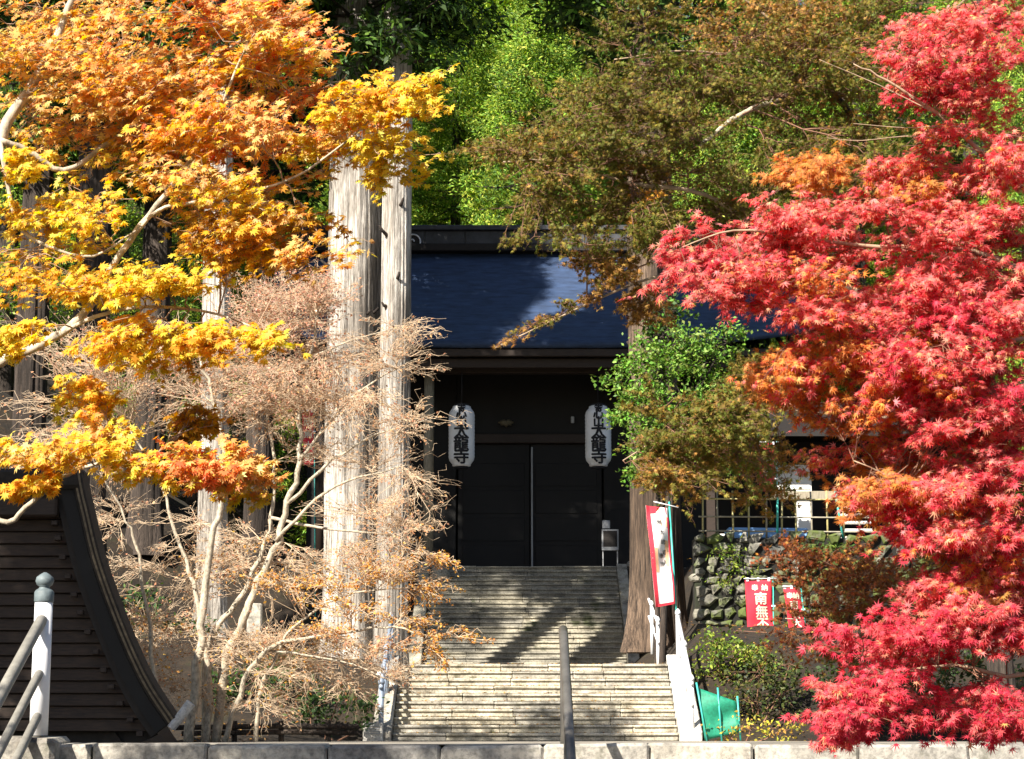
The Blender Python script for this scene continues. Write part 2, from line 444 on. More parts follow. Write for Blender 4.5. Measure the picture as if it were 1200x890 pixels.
# ------------------------------------------------------------------ stairs
def stone_steps(name, label, y0, z0, n, x0, x1, mat, per, down=False):
    e = empty(name, (XC, y0, z0), label, 'stairs')
    for i in range(n):
        cuts = np.linspace(x0, x1, per + 1)
        cuts[1:-1] += rng.uniform(-.28, .28, per - 1)
        zt = z0 + (i + 1) * RISE if not down else z0 - i * RISE
        ya = y0 + i * RUN if not down else y0 - i * RUN
        for k in range(per):
            j = rng.normal(0, .006, 2)
            v1, f1 = cbox((cuts[k] + .003, ya + j[0], zt - .055), (cuts[k+1] - .003, ya + RUN + .12, zt + j[1] * .5), .014, .004)
            v2, f2 = cbox((cuts[k] + .003, ya + .042 + j[0], zt - RISE + .002), (cuts[k+1] - .003, ya + RUN + .1, zt - .052), .012, .003)
            Vv, Ff = merge([(v1, f1), (v2, f2)]); mesh_obj('step_stone', Vv, Ff, mat, e)
    return e
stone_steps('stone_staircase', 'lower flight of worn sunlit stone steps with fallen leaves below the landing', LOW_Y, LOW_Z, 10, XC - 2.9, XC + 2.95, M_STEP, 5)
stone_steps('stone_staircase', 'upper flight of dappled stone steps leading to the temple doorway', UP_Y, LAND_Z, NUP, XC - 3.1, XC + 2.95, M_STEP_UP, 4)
# nearest steps: kerb course + steps going down to the viewer
e = empty('stone_staircase', (XC, NEAR_Y, NEAR_Z), 'broad grey stone step edge along the bottom of the picture', 'stairs')
for i in range(8):
    x = -4.7
    while x < 13.5:
        w = rng.uniform(.8, 1.25)
        zt = NEAR_Z - i * RISE
        box_obj('step_stone', (x + .006, NEAR_Y - i * .3 + rng.normal(0, .006), zt - RISE - .04), (x + w - .006, NEAR_Y - i * .3 + .42, zt + rng.normal(0, .006)), M_KERB, e, .025, .006)
        x += w
# landing between the flights
lv = [(-2.9, LAND_Y + .1, LAND_Z - .008), (3.5, LAND_Y + .1, LAND_Z - .008), (3.5, UP_Y + .02, LAND_Z - .008), (-2.9, UP_Y + .02, LAND_Z - .008)]
t = mesh_obj('landing_pavement', lv, [[0, 1, 2, 3]], M_TERRACE); tag(t, kind='structure')
def stringer(name, label, xa, xb, ya, za, yb, zb, mat, drop=.5, nseg=3):
    e = empty(name, ((xa+xb)/2, ya, za - drop), label, 'stone kerb')
    for s in range(nseg):
        t0, t1 = s / nseg, (s + 1) / nseg
        A = (ya + (yb-ya)*t0 + .006, za + (zb-za)*t0); B = (ya + (yb-ya)*t1 - .006, za + (zb-za)*t1)
        Vv, Ff = cbox((xa, A[0], -drop), (xb, B[0], 0), .025, .004)
        for q in Vv: q[2] += A[1] + (B[1]-A[1]) * (q[1]-A[0]) / (B[0]-A[0])
        mesh_obj('kerb_stone', Vv, Ff, mat, e)
    return e
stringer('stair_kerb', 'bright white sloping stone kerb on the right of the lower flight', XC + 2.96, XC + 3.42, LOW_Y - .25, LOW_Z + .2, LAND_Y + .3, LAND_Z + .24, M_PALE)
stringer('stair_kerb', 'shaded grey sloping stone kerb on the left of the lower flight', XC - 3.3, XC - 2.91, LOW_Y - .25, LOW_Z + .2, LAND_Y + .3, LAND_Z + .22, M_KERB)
stringer('stair_kerb', 'stone kerb on the right of the upper flight beside the big cedar', XC + 2.96, XC + 3.3, UP_Y - .3, LAND_Z + .2, TOP_Y, TOP_Z + .1, M_STEP, nseg=5)
stringer('stair_kerb', 'stone kerb on the left of the upper flight behind the bare tree', XC - 3.5, XC - 3.11, UP_Y - .3, LAND_Z + .2, TOP_Y, TOP_Z + .1, M_STEP_UP, nseg=5)

# ------------------------------------------------------------------ temple
TX = 0.62
def zat(py, d, px=625): return P(px, py, d)[2]
EAVE_Y, RIDGE_Y = 60.2, 66.4
EAVE_Z = zat(401, EAVE_Y); RIDGE_Z = zat(294, RIDGE_Y)
HW = 9.0
tm = empty('temple_hall', (TX, 64, TOP_Z), 'dark timber temple hall with navy blue sheet roof and black doorway', 'temple')
def roof_z(t): return EAVE_Z + (RIDGE_Z - EAVE_Z) * (0.82 * t + 0.18 * t * t)
nu, nv_ = 44, 14
Vt = []; Vb = []
for i in range(nu + 1):
    u = -1 + 2 * i / nu
    lift = 0.55 * abs(u) ** 3
    for side in (0, 1):
        for j in range(nv_ + 1):
            t = j / nv_
            y = EAVE_Y + (RIDGE_Y - EAVE_Y) * t if side == 0 else 2 * RIDGE_Y - EAVE_Y - (RIDGE_Y - EAVE_Y) * t
            z = roof_z(t) + lift * (1 - t) ** 2
            Vt.append((TX + u * HW * (1 + .03 * (1 - t)), y, z)); Vb.append((TX + u * HW * (1 + .03 * (1 - t)), y, z - .2))
Fr = []; stp = 2 * (nv_ + 1); nT = len(Vt)
for i in range(nu):
    for side in (0, 1):
        for j in range(nv_):
            a = i * stp + side * (nv_ + 1) + j; b = a + stp
            q = [a, b, b + 1, a + 1]
            if side: q = q[::-1]
            Fr.append(q); Fr.append([k + nT for k in q[::-1]])
        a = i * stp + side * (nv_ + 1); q = [a, a + nT, a + stp + nT, a + stp]
        Fr.append(q if side == 0 else q[::-1])
roof = mesh_obj('roof', np.array(Vt + Vb), Fr, M_ROOF, tm, smooth=False)
roof.data.polygons.foreach_set('use_smooth', [True] * len(roof.data.polygons))
roof['label'] = 'navy blue sheet metal roof slope with dappled light'
# ridge
def box_t(name, lo, hi, mat, parent=tm, c=.02): return box_obj(name, lo, hi, mat, parent, c)
rz0 = RIDGE_Z - .15
box_t('ridge_base', (TX - 8.4, RIDGE_Y - .62, rz0), (TX + 8.4, RIDGE_Y + .62, rz0 + .27), M_DARKWOOD)
box_t('ridge_body', (TX - 8.4, RIDGE_Y - .42, rz0 + .275), (TX + 8.4, RIDGE_Y + .42, rz0 + .78), M_RIDGE)
box_t('ridge_cap', (TX - 8.6, RIDGE_Y - .6, rz0 + .785), (TX + 8.6, RIDGE_Y + .6, rz0 + .96), M_RIDGE)
for k in range(12):
    xk = TX - 8.1 + k * 1.45
    box_t('ridge_panel', (xk, RIDGE_Y - .455, rz0 + .30), (xk + 1.40, RIDGE_Y - .424, rz0 + .76), M_RIDGE, c=.01)
cr = P(484, 284, RIDGE_Y - .47)
Vc, Fc_ = lathe([(.30, 0), (.30, .05)], (0, 0, 0), 28)
Vc = np.stack([Vc[:, 0], -Vc[:, 2], Vc[:, 1]], -1) + cr
crest = mesh_obj('ridge_crest', Vc, Fc_, M_DARKWOOD, tm)
th = np.linspace(0, 2 * math.pi, 25)
Vv, Ff = tube(np.stack([.27 * np.cos(th), 0 * th - .06, .27 * np.sin(th)], -1) + cr, .028, 5)
mesh_obj('crest_ring', Vv, Ff, M_WHITE, crest)
th = np.linspace(.2, 4.6, 16)
Vv, Ff = tube(np.stack([(.03 + .03 * th) * np.cos(th), 0 * th - .06, (.03 + .03 * th) * np.sin(th)], -1) + cr, .026, 5)
mesh_obj('crest_swirl', Vv, Ff, M_WHITE, crest)
# eave boards, rafters, beam
ez = EAVE_Z
box_t('eave_board', (TX - HW, EAVE_Y + .06, ez - .46), (TX + HW, EAVE_Y + .22, ez - .205), M_BROWNWOOD)
box_t('eave_board', (TX - HW, EAVE_Y + .40, ez - .78), (TX + HW, EAVE_Y + .56, ez - .47), M_BROWNWOOD)
Vr, Fr_ = cbox((-.055, 0, -.07), (.055, 3.3, .07), .01)
Vr[:, 2] += Vr[:, 1] * .42
mer = bpy.data.meshes.new('rafter'); mer.from_pydata(Vr.tolist(), [], Fr_); mer.materials.append(M_DARKWOOD)
for k in range(46):
    o = link_mesh('rafter', mer, None, tm); o.location = Vector((TX - HW + .3 + k * .39, EAVE_Y + .24, ez - .40)) - Vector(base_of(tm))
bz = zat(437, 61.4)
box_t('lintel_beam', (TX - 8, 61.3, bz - .02), (TX + 8, 61.7, bz + .36), M_BROWNWOOD)
box_t('upper_beam', (TX - 8, 61.25, bz + .365), (TX + 8, 61.75, bz + .5), M_DARKWOOD)
for k in range(9):
    xk = TX - 6.4 + k * 1.6
    box_t('bracket', (xk - .3, 61.0, bz + .51), (xk + .3, 61.9, bz + .78), M_DARKWOOD, c=.06)
FL = TOP_Z
for xk in (-2.76, 4.05, -6.3, 7.5):
    tube_obj('porch_pillar', [(xk, 61.75, FL + .2), (xk, 61.75, bz - .03)], [.17, .17], M_PALEWOOD if xk == -2.76 else M_BROWNWOOD, tm, 14)
    Vv, Ff = lathe([(.3, 0), (.3, .1), (.24, .19)], (xk, 61.75, FL), 16); mesh_obj('pillar_base', Vv, Ff, M_KERB, tm, True)
box_t('floor_platform', (TX - 8, TOP_Y + .4, FL - .6), (TX + 8, 72, FL - .004), M_KERB)
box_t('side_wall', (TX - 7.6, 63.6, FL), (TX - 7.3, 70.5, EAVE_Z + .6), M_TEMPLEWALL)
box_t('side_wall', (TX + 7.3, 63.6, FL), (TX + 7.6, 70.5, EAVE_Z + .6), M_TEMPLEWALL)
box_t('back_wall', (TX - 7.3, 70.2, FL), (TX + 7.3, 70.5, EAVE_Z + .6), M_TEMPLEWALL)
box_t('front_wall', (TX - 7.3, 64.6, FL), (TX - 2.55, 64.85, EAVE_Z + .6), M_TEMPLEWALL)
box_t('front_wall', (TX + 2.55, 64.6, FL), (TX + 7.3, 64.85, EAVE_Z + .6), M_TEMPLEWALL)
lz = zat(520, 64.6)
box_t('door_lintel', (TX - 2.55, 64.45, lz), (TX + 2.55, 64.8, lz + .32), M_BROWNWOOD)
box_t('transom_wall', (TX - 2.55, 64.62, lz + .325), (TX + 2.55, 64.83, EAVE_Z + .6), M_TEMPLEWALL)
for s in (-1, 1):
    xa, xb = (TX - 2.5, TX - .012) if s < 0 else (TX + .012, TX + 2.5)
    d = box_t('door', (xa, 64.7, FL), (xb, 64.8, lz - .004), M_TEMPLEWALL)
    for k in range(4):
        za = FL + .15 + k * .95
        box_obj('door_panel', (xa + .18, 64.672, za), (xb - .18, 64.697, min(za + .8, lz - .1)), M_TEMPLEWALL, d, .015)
box_t('door_post', (TX - .03 + .07, 64.55, FL), (TX + .03 + .07, 64.6, zat(524, 64.6)), M_GREYMETAL)
# carved ornament over the door
cc = P(593, 497, 64.4)
parts = []
for a in np.linspace(0, 2 * math.pi, 9)[:-1]:
    q = cc + np.array([.26 * math.cos(a), 0, .10 * math.sin(a) + .05 * abs(math.cos(a))])
    parts.append(tube([cc, (cc + q) / 2 + np.array([0, -.06, .03]), q], [.09, .08, .03], 6))
Vv, Ff = merge(parts); mesh_obj('door_carving', Vv, Ff, M_CARVE, tm, True)
sb = P(671, 492, 64.4); box_t('lintel_plaque', sb + (-.06, 0, -.12), sb + (.06, .05, .12), M_GREYMETAL)
# gable infill
for s in (-1, 1):
    xg = TX + s * 7.6
    mesh_obj('gable_wall', [(xg, EAVE_Y + 1.2, EAVE_Z + .35), (xg, 2*RIDGE_Y - EAVE_Y - 1.2, EAVE_Z + .35), (xg, RIDGE_Y, RIDGE_Z - .5),
                            (xg + .2, EAVE_Y + 1.2, EAVE_Z + .35), (xg + .2, 2*RIDGE_Y - EAVE_Y - 1.2, EAVE_Z + .35), (xg + .2, RIDGE_Y, RIDGE_Z - .5)],
             [[0, 1, 2], [3, 5, 4], [0, 3, 4, 1], [1, 4, 5, 2], [2, 5, 3, 0]], M_DARKWOOD, tm)

# lettering --------------------------------------------------------
def glyph(ch, size, bold=0.0):
    cu = bpy.data.curves.new('glyph', 'FONT'); cu.body = ch; cu.size = 1.0; cu.offset = bold
    cu.align_x = 'CENTER'; cu.align_y = 'CENTER'; cu.resolution_u = 2
    o = bpy.data.objects.new('glyph', cu); COL.objects.link(o)
    bpy.context.view_layer.update()
    dg = bpy.context.evaluated_depsgraph_get()
    me = bpy.data.meshes.new_from_object(o.evaluated_get(dg))
    bmm = bmesh.new(); bmm.from_mesh(me); bmesh.ops.triangulate(bmm, faces=bmm.faces[:])
    for _ in range(3):
        el = [q for q in bmm.edges if q.calc_length() > .16]
        if not el: break
        bmesh.ops.subdivide_edges(bmm, edges=el, cuts=1); bmesh.ops.triangulate(bmm, faces=bmm.faces[:])
    bmm.to_mesh(me); bmm.free()
    v = np.array([q.co[:] for q in me.vertices]); f = [list(p.vertices) for p in me.polygons]
    bpy.data.objects.remove(o); bpy.data.meshes.remove(me)
    if len(v) == 0: return np.zeros((0, 3)), []
    c = (v.min(0) + v.max(0)) / 2; s = max((v.max(0) - v.min(0))[:2])
    v = (v - c) / max(s, .5) * size
    return v, f

def embolden(v, f, w):
    out = []
    for k, (dx, dy) in enumerate(((0, 0), (w, 0), (-w, 0), (0, w * .8), (0, -w * .8))):
        out.append((v + np.array([dx, dy, .0012 * k]), f))
    return merge(out)
# paper lanterns
def lantern(px, label):
    c = P(px, 511.5, 61.0); r = .43; h = 2.02
    e = empty('paper_lantern', (c[0], c[1], c[2] - h / 2), label, 'lantern', 'paper lanterns hanging at the temple doorway')
    prof = [(.22, -h/2), (.30, -h/2 + .03)]
    nrib = 30
    for k in range(nrib + 1):
        z = -h/2 + .08 + (h - .16) * k / nrib
        t = abs(2 * k / nrib - 1)
        rr = r * (1 - .30 * max(0, (t - .72) / .28) ** 2.2)
        prof.append((rr - (.008 if k % 2 else 0), z))
    prof += [(.30, h/2 - .03), (.22, h/2)]
    Vv, Ff = lathe(prof, c, 28); mesh_obj('paper_body', Vv, Ff, M_LANTERN, e, True)
    for z in (-h/2 - .05, h/2 + .0):
        Vv, Ff = lathe([(.24, 0), (.24, .05)], c + (0, 0, z), 20); mesh_obj('lantern_hoop', Vv, Ff, M_INK, e)
    tube_obj('hanging_cord', [c + (0, 0, h/2 + .05), (c[0], c[1], bz + 0.0)], .015, M_INK, e, 5)
    for ch, z, s in (('舎', .90, .30), ('心', .68, .34), ('山', .42, .34), ('太', .12, .50), ('龍', -.29, .50), ('寺', -.70, .50)):
        gv, gf = glyph(ch, s)
        if len(gv) == 0: continue
        gv, gf = embolden(gv, gf, .016)
        a = gv[:, 0] / (r + .02)
        rr = (r + .022) * (1 - .30 * max(0, (abs(z) / (h/2) - .72) / .28) ** 2.2)
        Vw = np.stack([c[0] + (rr + gv[:, 2]) * np.sin(a), c[1] - (rr + gv[:, 2]) * np.cos(a), c[2] + z + gv[:, 1]], -1)
        mesh_obj('lettering', Vw, gf, M_INK, e)
lantern(541, 'white paper lantern left of the doorway, half covered by bare twigs')
lantern(701, 'white paper lantern right of the doorway, beside the bright green leaves')

# small framed board on the porch floor, right
q = P(715, 632, 62.2)
e = empty('notice_stand', (q[0], q[1], FL), 'small grey framed notice stand at the right of the doorway', 'notice stand')
box_obj('leg', (q[0]-.26, q[1], FL), (q[0]-.22, q[1]+.04, q[2]+.3), M_GREYMETAL, e, .005)
box_obj('leg', (q[0]+.22, q[1], FL), (q[0]+.26, q[1]+.04, q[2]+.3), M_GREYMETAL, e, .005)
box_obj('frame', (q[0]-.28, q[1]-.05, q[2]-.38), (q[0]+.28, q[1]-.01, q[2]+.32), M_GREYMETAL, e, .01)
box_obj('board', (q[0]-.23, q[1]-.07, q[2]-.25), (q[0]+.23, q[1]-.052, q[2]+.27), M_DARKWOOD, e, .004)
box_obj('top_box', (q[0]-.26, q[1]-.06, q[2]+.34), (q[0]-.0, q[1]+.0, q[2]+.62), M_GREYMETAL, e, .02)
# rounded stone left of the doorway
q = P(517, 640, 60.6)
th = []
prof = [(.02, .68), (.16, .63), (.26, .5), (.3, .3), (.28, .1), (.22, 0)][::-1]
Vv, Ff = lathe(prof, (q[0], q[1], hgt(q[0], q[1]) + .0), 14); Vv += rng.normal(0, .012, Vv.shape)
o = mesh_obj('boundary_stone', Vv, Ff, M_STEP, None, True); tag(o, 'pale rounded standing stone left of the temple doorway', 'stone')

# ------------------------------------------------------------------ trees: shared tools
def cedar_trunk(base, top, r_base, r_top, mat, parent, flare=1.5, sides=72, nz=46, lean=0.0):
    base = np.array(base, float); H = top - base[2]
    zt = np.concatenate([np.linspace(0, .12, 12), np.linspace(.12, 1, nz)[1:]])
    ph = rng.uniform(0, 6.28, 8); am = rng.uniform(.012, .04, 8)
    V = []; ang = np.arange(sides) * 2 * math.pi / sides
    nk = rng.normal(0, .024, sides); nk2 = rng.normal(0, .02, sides)
    for t in zt:
        r = r_base + (r_top - r_base) * t
        fl = (flare - 1) * math.exp(-t * H / 0.9)
        prof = sum(am[k] * np.sin((k + 2) * ang + ph[k] + t * (k - 3) * .5) for k in range(8))
        lob = 1 + fl * (0.7 + 0.5 * np.cos(5 * ang + ph[0])) + prof + nk * (1 + .5 * math.sin(9 * t)) + nk2 * math.sin(t * 23 + 1) + rng.normal(0, .008, sides)
        cx = lean * H * t + .06 * math.sin(t * 5 + ph[1])
        V.append(np.stack([base[0] + cx + r * lob * np.cos(ang), base[1] + r * lob * np.sin(ang), np.full(sides, base[2] + H * t)], -1))
    V = np.concatenate(V); Fc = []
    for i in range(len(zt) - 1):
        for k in range(sides):
            k2 = (k + 1) % sides
            Fc.append([i*sides+k, i*sides+k2, (i+1)*sides+k2, (i+1)*sides+k])
    return mesh_obj('trunk', V, Fc, mat, parent, True)

def clump_leaves(centers, radii, per, size, flat=0.75, rnd=rng):
    """bristly needle sprays pointing outward from each clump centre"""
    n = len(centers) * per
    c = np.repeat(centers, per, 0); r = np.repeat(radii, per)[:, None]
    d = nrm(rnd.normal(size=(n, 3)))
    d[:, 2] = d[:, 2] * .8 + .1
    pos = c + d * r * rnd.uniform(.25, 1.0, (n, 1)) ** .6 * np.array([1, 1, flat])
    tv = nrm(d + np.array([0, 0, -.15]) + rnd.normal(0, .45, (n, 3)))
    nv = nrm(rnd.normal(0, .55, (n, 3)) + np.array(sun_pos) * .75 + np.array([0, 0, .2]))
    sz = size * rnd.uniform(.6, 1.35, n)
    return pos, nv, tv, sz
def palette(n, cols, w=None, jit=.18, rnd=rng):
    cols = np.array(cols, float)
    k = rnd.choice(len(cols), n, p=None if w is None else np.array(w) / sum(w))
    c = cols[k] * np.exp(rnd.normal(0, jit, (n, 1)))
    return np.clip(c * np.exp(rnd.normal(0, jit * .4, (n, 3))), 0, .9)

# --- cedar crown variants (local space, origin at trunk base line, z up)
def cedar_crown(z0, z1, rmax, nclump, per, size, cols, seed, shape='cone'):
    rn = np.random.default_rng(seed)
    t = rn.uniform(0, 1, nclump) ** .8
    z = z0 + (z1 - z0) * t
    rr = rmax * (np.minimum(1, t * 5 + .35)) * (1 - t) ** .7
    a = rn.uniform(0, 6.283, nclump); f = rn.uniform(.25, 1, nclump) ** .55
    c = np.stack([rr * f * np.cos(a), rr * f * np.sin(a), z - .18 * rr * f], -1)
    rad = rn.uniform(.45, .85, nclump) * (rmax / 3.2) ** .5
    pos, nv, tv, sz = clump_leaves(c, rad, per, size, .8, rn)
    tint = np.repeat(np.exp(rn.normal(0, .22, nclump)), per)[:, None]
    col = np.clip(palette(len(pos), cols, None, .2, rn) * tint, 0, .6)
    me = leaves_mesh('cedar_crown', BLADE, pos, nv, tv, sz, col)
    me.materials.append(M_CEDARLEAF)
    # branches from the trunk to the clumps
    k = rn.random(nclump) < .55
    p1 = c[k]; p0 = np.stack([0*p1[:, 0], 0*p1[:, 1], p1[:, 2] - .12 * np.hypot(p1[:, 0], p1[:, 1]) + .25], -1)
    mb = seg_mesh('cedar_branches', p0, p1, np.full(len(p1), .07), np.full(len(p1), .02), 4)
    mb.materials.append(M_BARK_D)
    return me, mb
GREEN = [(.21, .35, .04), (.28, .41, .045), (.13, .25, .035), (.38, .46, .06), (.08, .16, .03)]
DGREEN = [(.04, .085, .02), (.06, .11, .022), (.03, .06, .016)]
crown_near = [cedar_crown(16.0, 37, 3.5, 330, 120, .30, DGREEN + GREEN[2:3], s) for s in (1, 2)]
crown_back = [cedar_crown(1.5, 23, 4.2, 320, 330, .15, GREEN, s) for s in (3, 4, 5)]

def place_crown(parent, pair, rot, sc=1.0, dz=0.0):
    for me, nm in zip(pair, ('crown', 'branches')):
        o = link_mesh(nm, me, None, parent); o.rotation_euler = (0, 0, rot); o.scale = sc if isinstance(sc, tuple) else (sc, sc, sc); o.location = (0, 0, dz)
        if nm == 'branches': tag(o, kind='stuff')

def cedar(px, d, rb, rt, label, mat, z_top=34.0, crown=0, rot=0, group=None, flare=1.5, base_z=None, dz=0):
    x = P(px, 600, d)[0]; z = float(hgt(x, d)) if base_z is None else base_z
    e = empty('cedar_tree', (x, d, z - .15), label, 'tree', group)
    cedar_trunk((x, d, z - .15), z_top, rb, rt, mat, e, flare)
    if crown is not None: place_crown(e, crown_near[crown], rot, 1.0, dz - z)
    if mat is not M_BARK_D:
        for k in range(4):
            zs = rng.uniform(6.5, 14.5); a = rng.uniform(math.pi * 1.05, math.pi * 1.95); tt = (zs - z) / (z_top - z)
            r = rb + (rt - rb) * tt; dr = np.array([math.cos(a), math.sin(a), rng.uniform(-.1, .5)])
            p = np.array([x, d, zs]) + dr * r * .8; L = rng.uniform(.15, .5)
            tube_obj('branch_stub', [p, p + dr * L * .6, p + dr * L + (0, 0, .05)], [.055, .04, .025], M_BARK_D, e, 7, .08)
    return e
cedar(411, 47.0, .70, .50, 'thick pale-barked cedar trunk left of the stairs with sun patches painted into its bark', M_BARK_L, 36, 0, 0.4, flare=1.35)
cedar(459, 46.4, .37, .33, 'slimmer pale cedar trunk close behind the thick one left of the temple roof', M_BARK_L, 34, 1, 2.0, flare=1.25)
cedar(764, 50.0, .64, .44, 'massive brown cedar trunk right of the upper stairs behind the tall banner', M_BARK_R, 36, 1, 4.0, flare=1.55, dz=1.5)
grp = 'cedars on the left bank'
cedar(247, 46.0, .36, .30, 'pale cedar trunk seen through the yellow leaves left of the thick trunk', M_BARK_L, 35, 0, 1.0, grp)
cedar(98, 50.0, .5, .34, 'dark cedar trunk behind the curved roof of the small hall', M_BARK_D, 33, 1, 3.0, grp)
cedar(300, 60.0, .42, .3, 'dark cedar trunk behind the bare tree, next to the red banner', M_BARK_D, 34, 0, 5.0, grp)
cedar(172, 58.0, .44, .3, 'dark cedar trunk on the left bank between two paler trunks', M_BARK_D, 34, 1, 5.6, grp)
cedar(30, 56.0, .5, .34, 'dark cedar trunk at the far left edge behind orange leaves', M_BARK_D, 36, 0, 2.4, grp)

for (x, y, lab, dz_, sc) in ((-15.9, 41.0, 'unseen tall cedar added beyond the left edge to shade the upper stairs and doorway', 1.0, 1.0),  # unseen cedars added to throw shade on the stairs, hall and near steps
                   (-13.4, 16.2, 'unseen young cedar added left of the small hall to shade it', -4.0, .5),
                   (-11.7, 16.4, 'unseen bushy young cedar added beside the small hall to shade its gable', -4.5, .5),
                   (-15.2, 16.8, 'leftmost unseen young cedar added to shade the small hall', -4.0, .5),
                   (-7.3, 8.8, 'unseen young cedar added to shade the left part of the nearest steps', -3.2, .5)):
    z = float(hgt(x, y)); e = empty('cedar_tree', (x, y, z - .15), lab, 'tree', grp)
    s3 = sc if isinstance(sc, tuple) else (sc, sc, sc)
    cedar_trunk((x, y, z - .15), 35 * s3[2] + dz_, .5 * s3[0], .2 * s3[0], M_BARK_D, e, 1.4)
    place_crown(e, crown_near[int(y) % 2], y, sc, dz_ - z)
# forest behind
BK = [(.8, 90), (-2.4, 100), (4.2, 99), (11.5, 90), (-5.5, 99), (20, 101), (-14, 99), (-26, 74), (-19, 70), (-13, 76), (-16, 84), (-7.5, 78), (-3, 84), (1.5, 79), (5.5, 86), (9.5, 78), (14, 83), (18, 74), (24, 80),
      (-10, 92), (-1, 95), (8, 96), (17, 94), (-22, 92), (27, 92), (13, 68), (20, 64), (26, 68), (-32, 84), (3, 106), (-8, 108), (14, 108), (24, 106), (-18, 108)]
for k, (x, y) in enumerate(BK):
    x += rng.uniform(-.8, .8); z = float(hgt(x, y))
    lab, gr = (('green forest cedar left of the temple roof, behind the orange maple', 'forest cedars left of the temple') if x < -7.5 else
               ('sunlit green forest cedar rising directly behind the temple roof ridge', 'forest cedars behind the temple roof') if x < 7.5 else
               ('green forest cedar behind the olive-brown maple and the red maple', 'forest cedars right of the temple'))
    e = empty('forest_cedar', (x, y, z - .2), lab, 'tree', gr)
    sc = rng.uniform(.95, 1.3)
    place_crown(e, crown_back[k % 3], rng.uniform(0, 6.28), sc)
    cedar_trunk((x, y, z - .2), z + 22 * sc, .38, .12, M_BARK_D, e, 1.3, 12, 10)

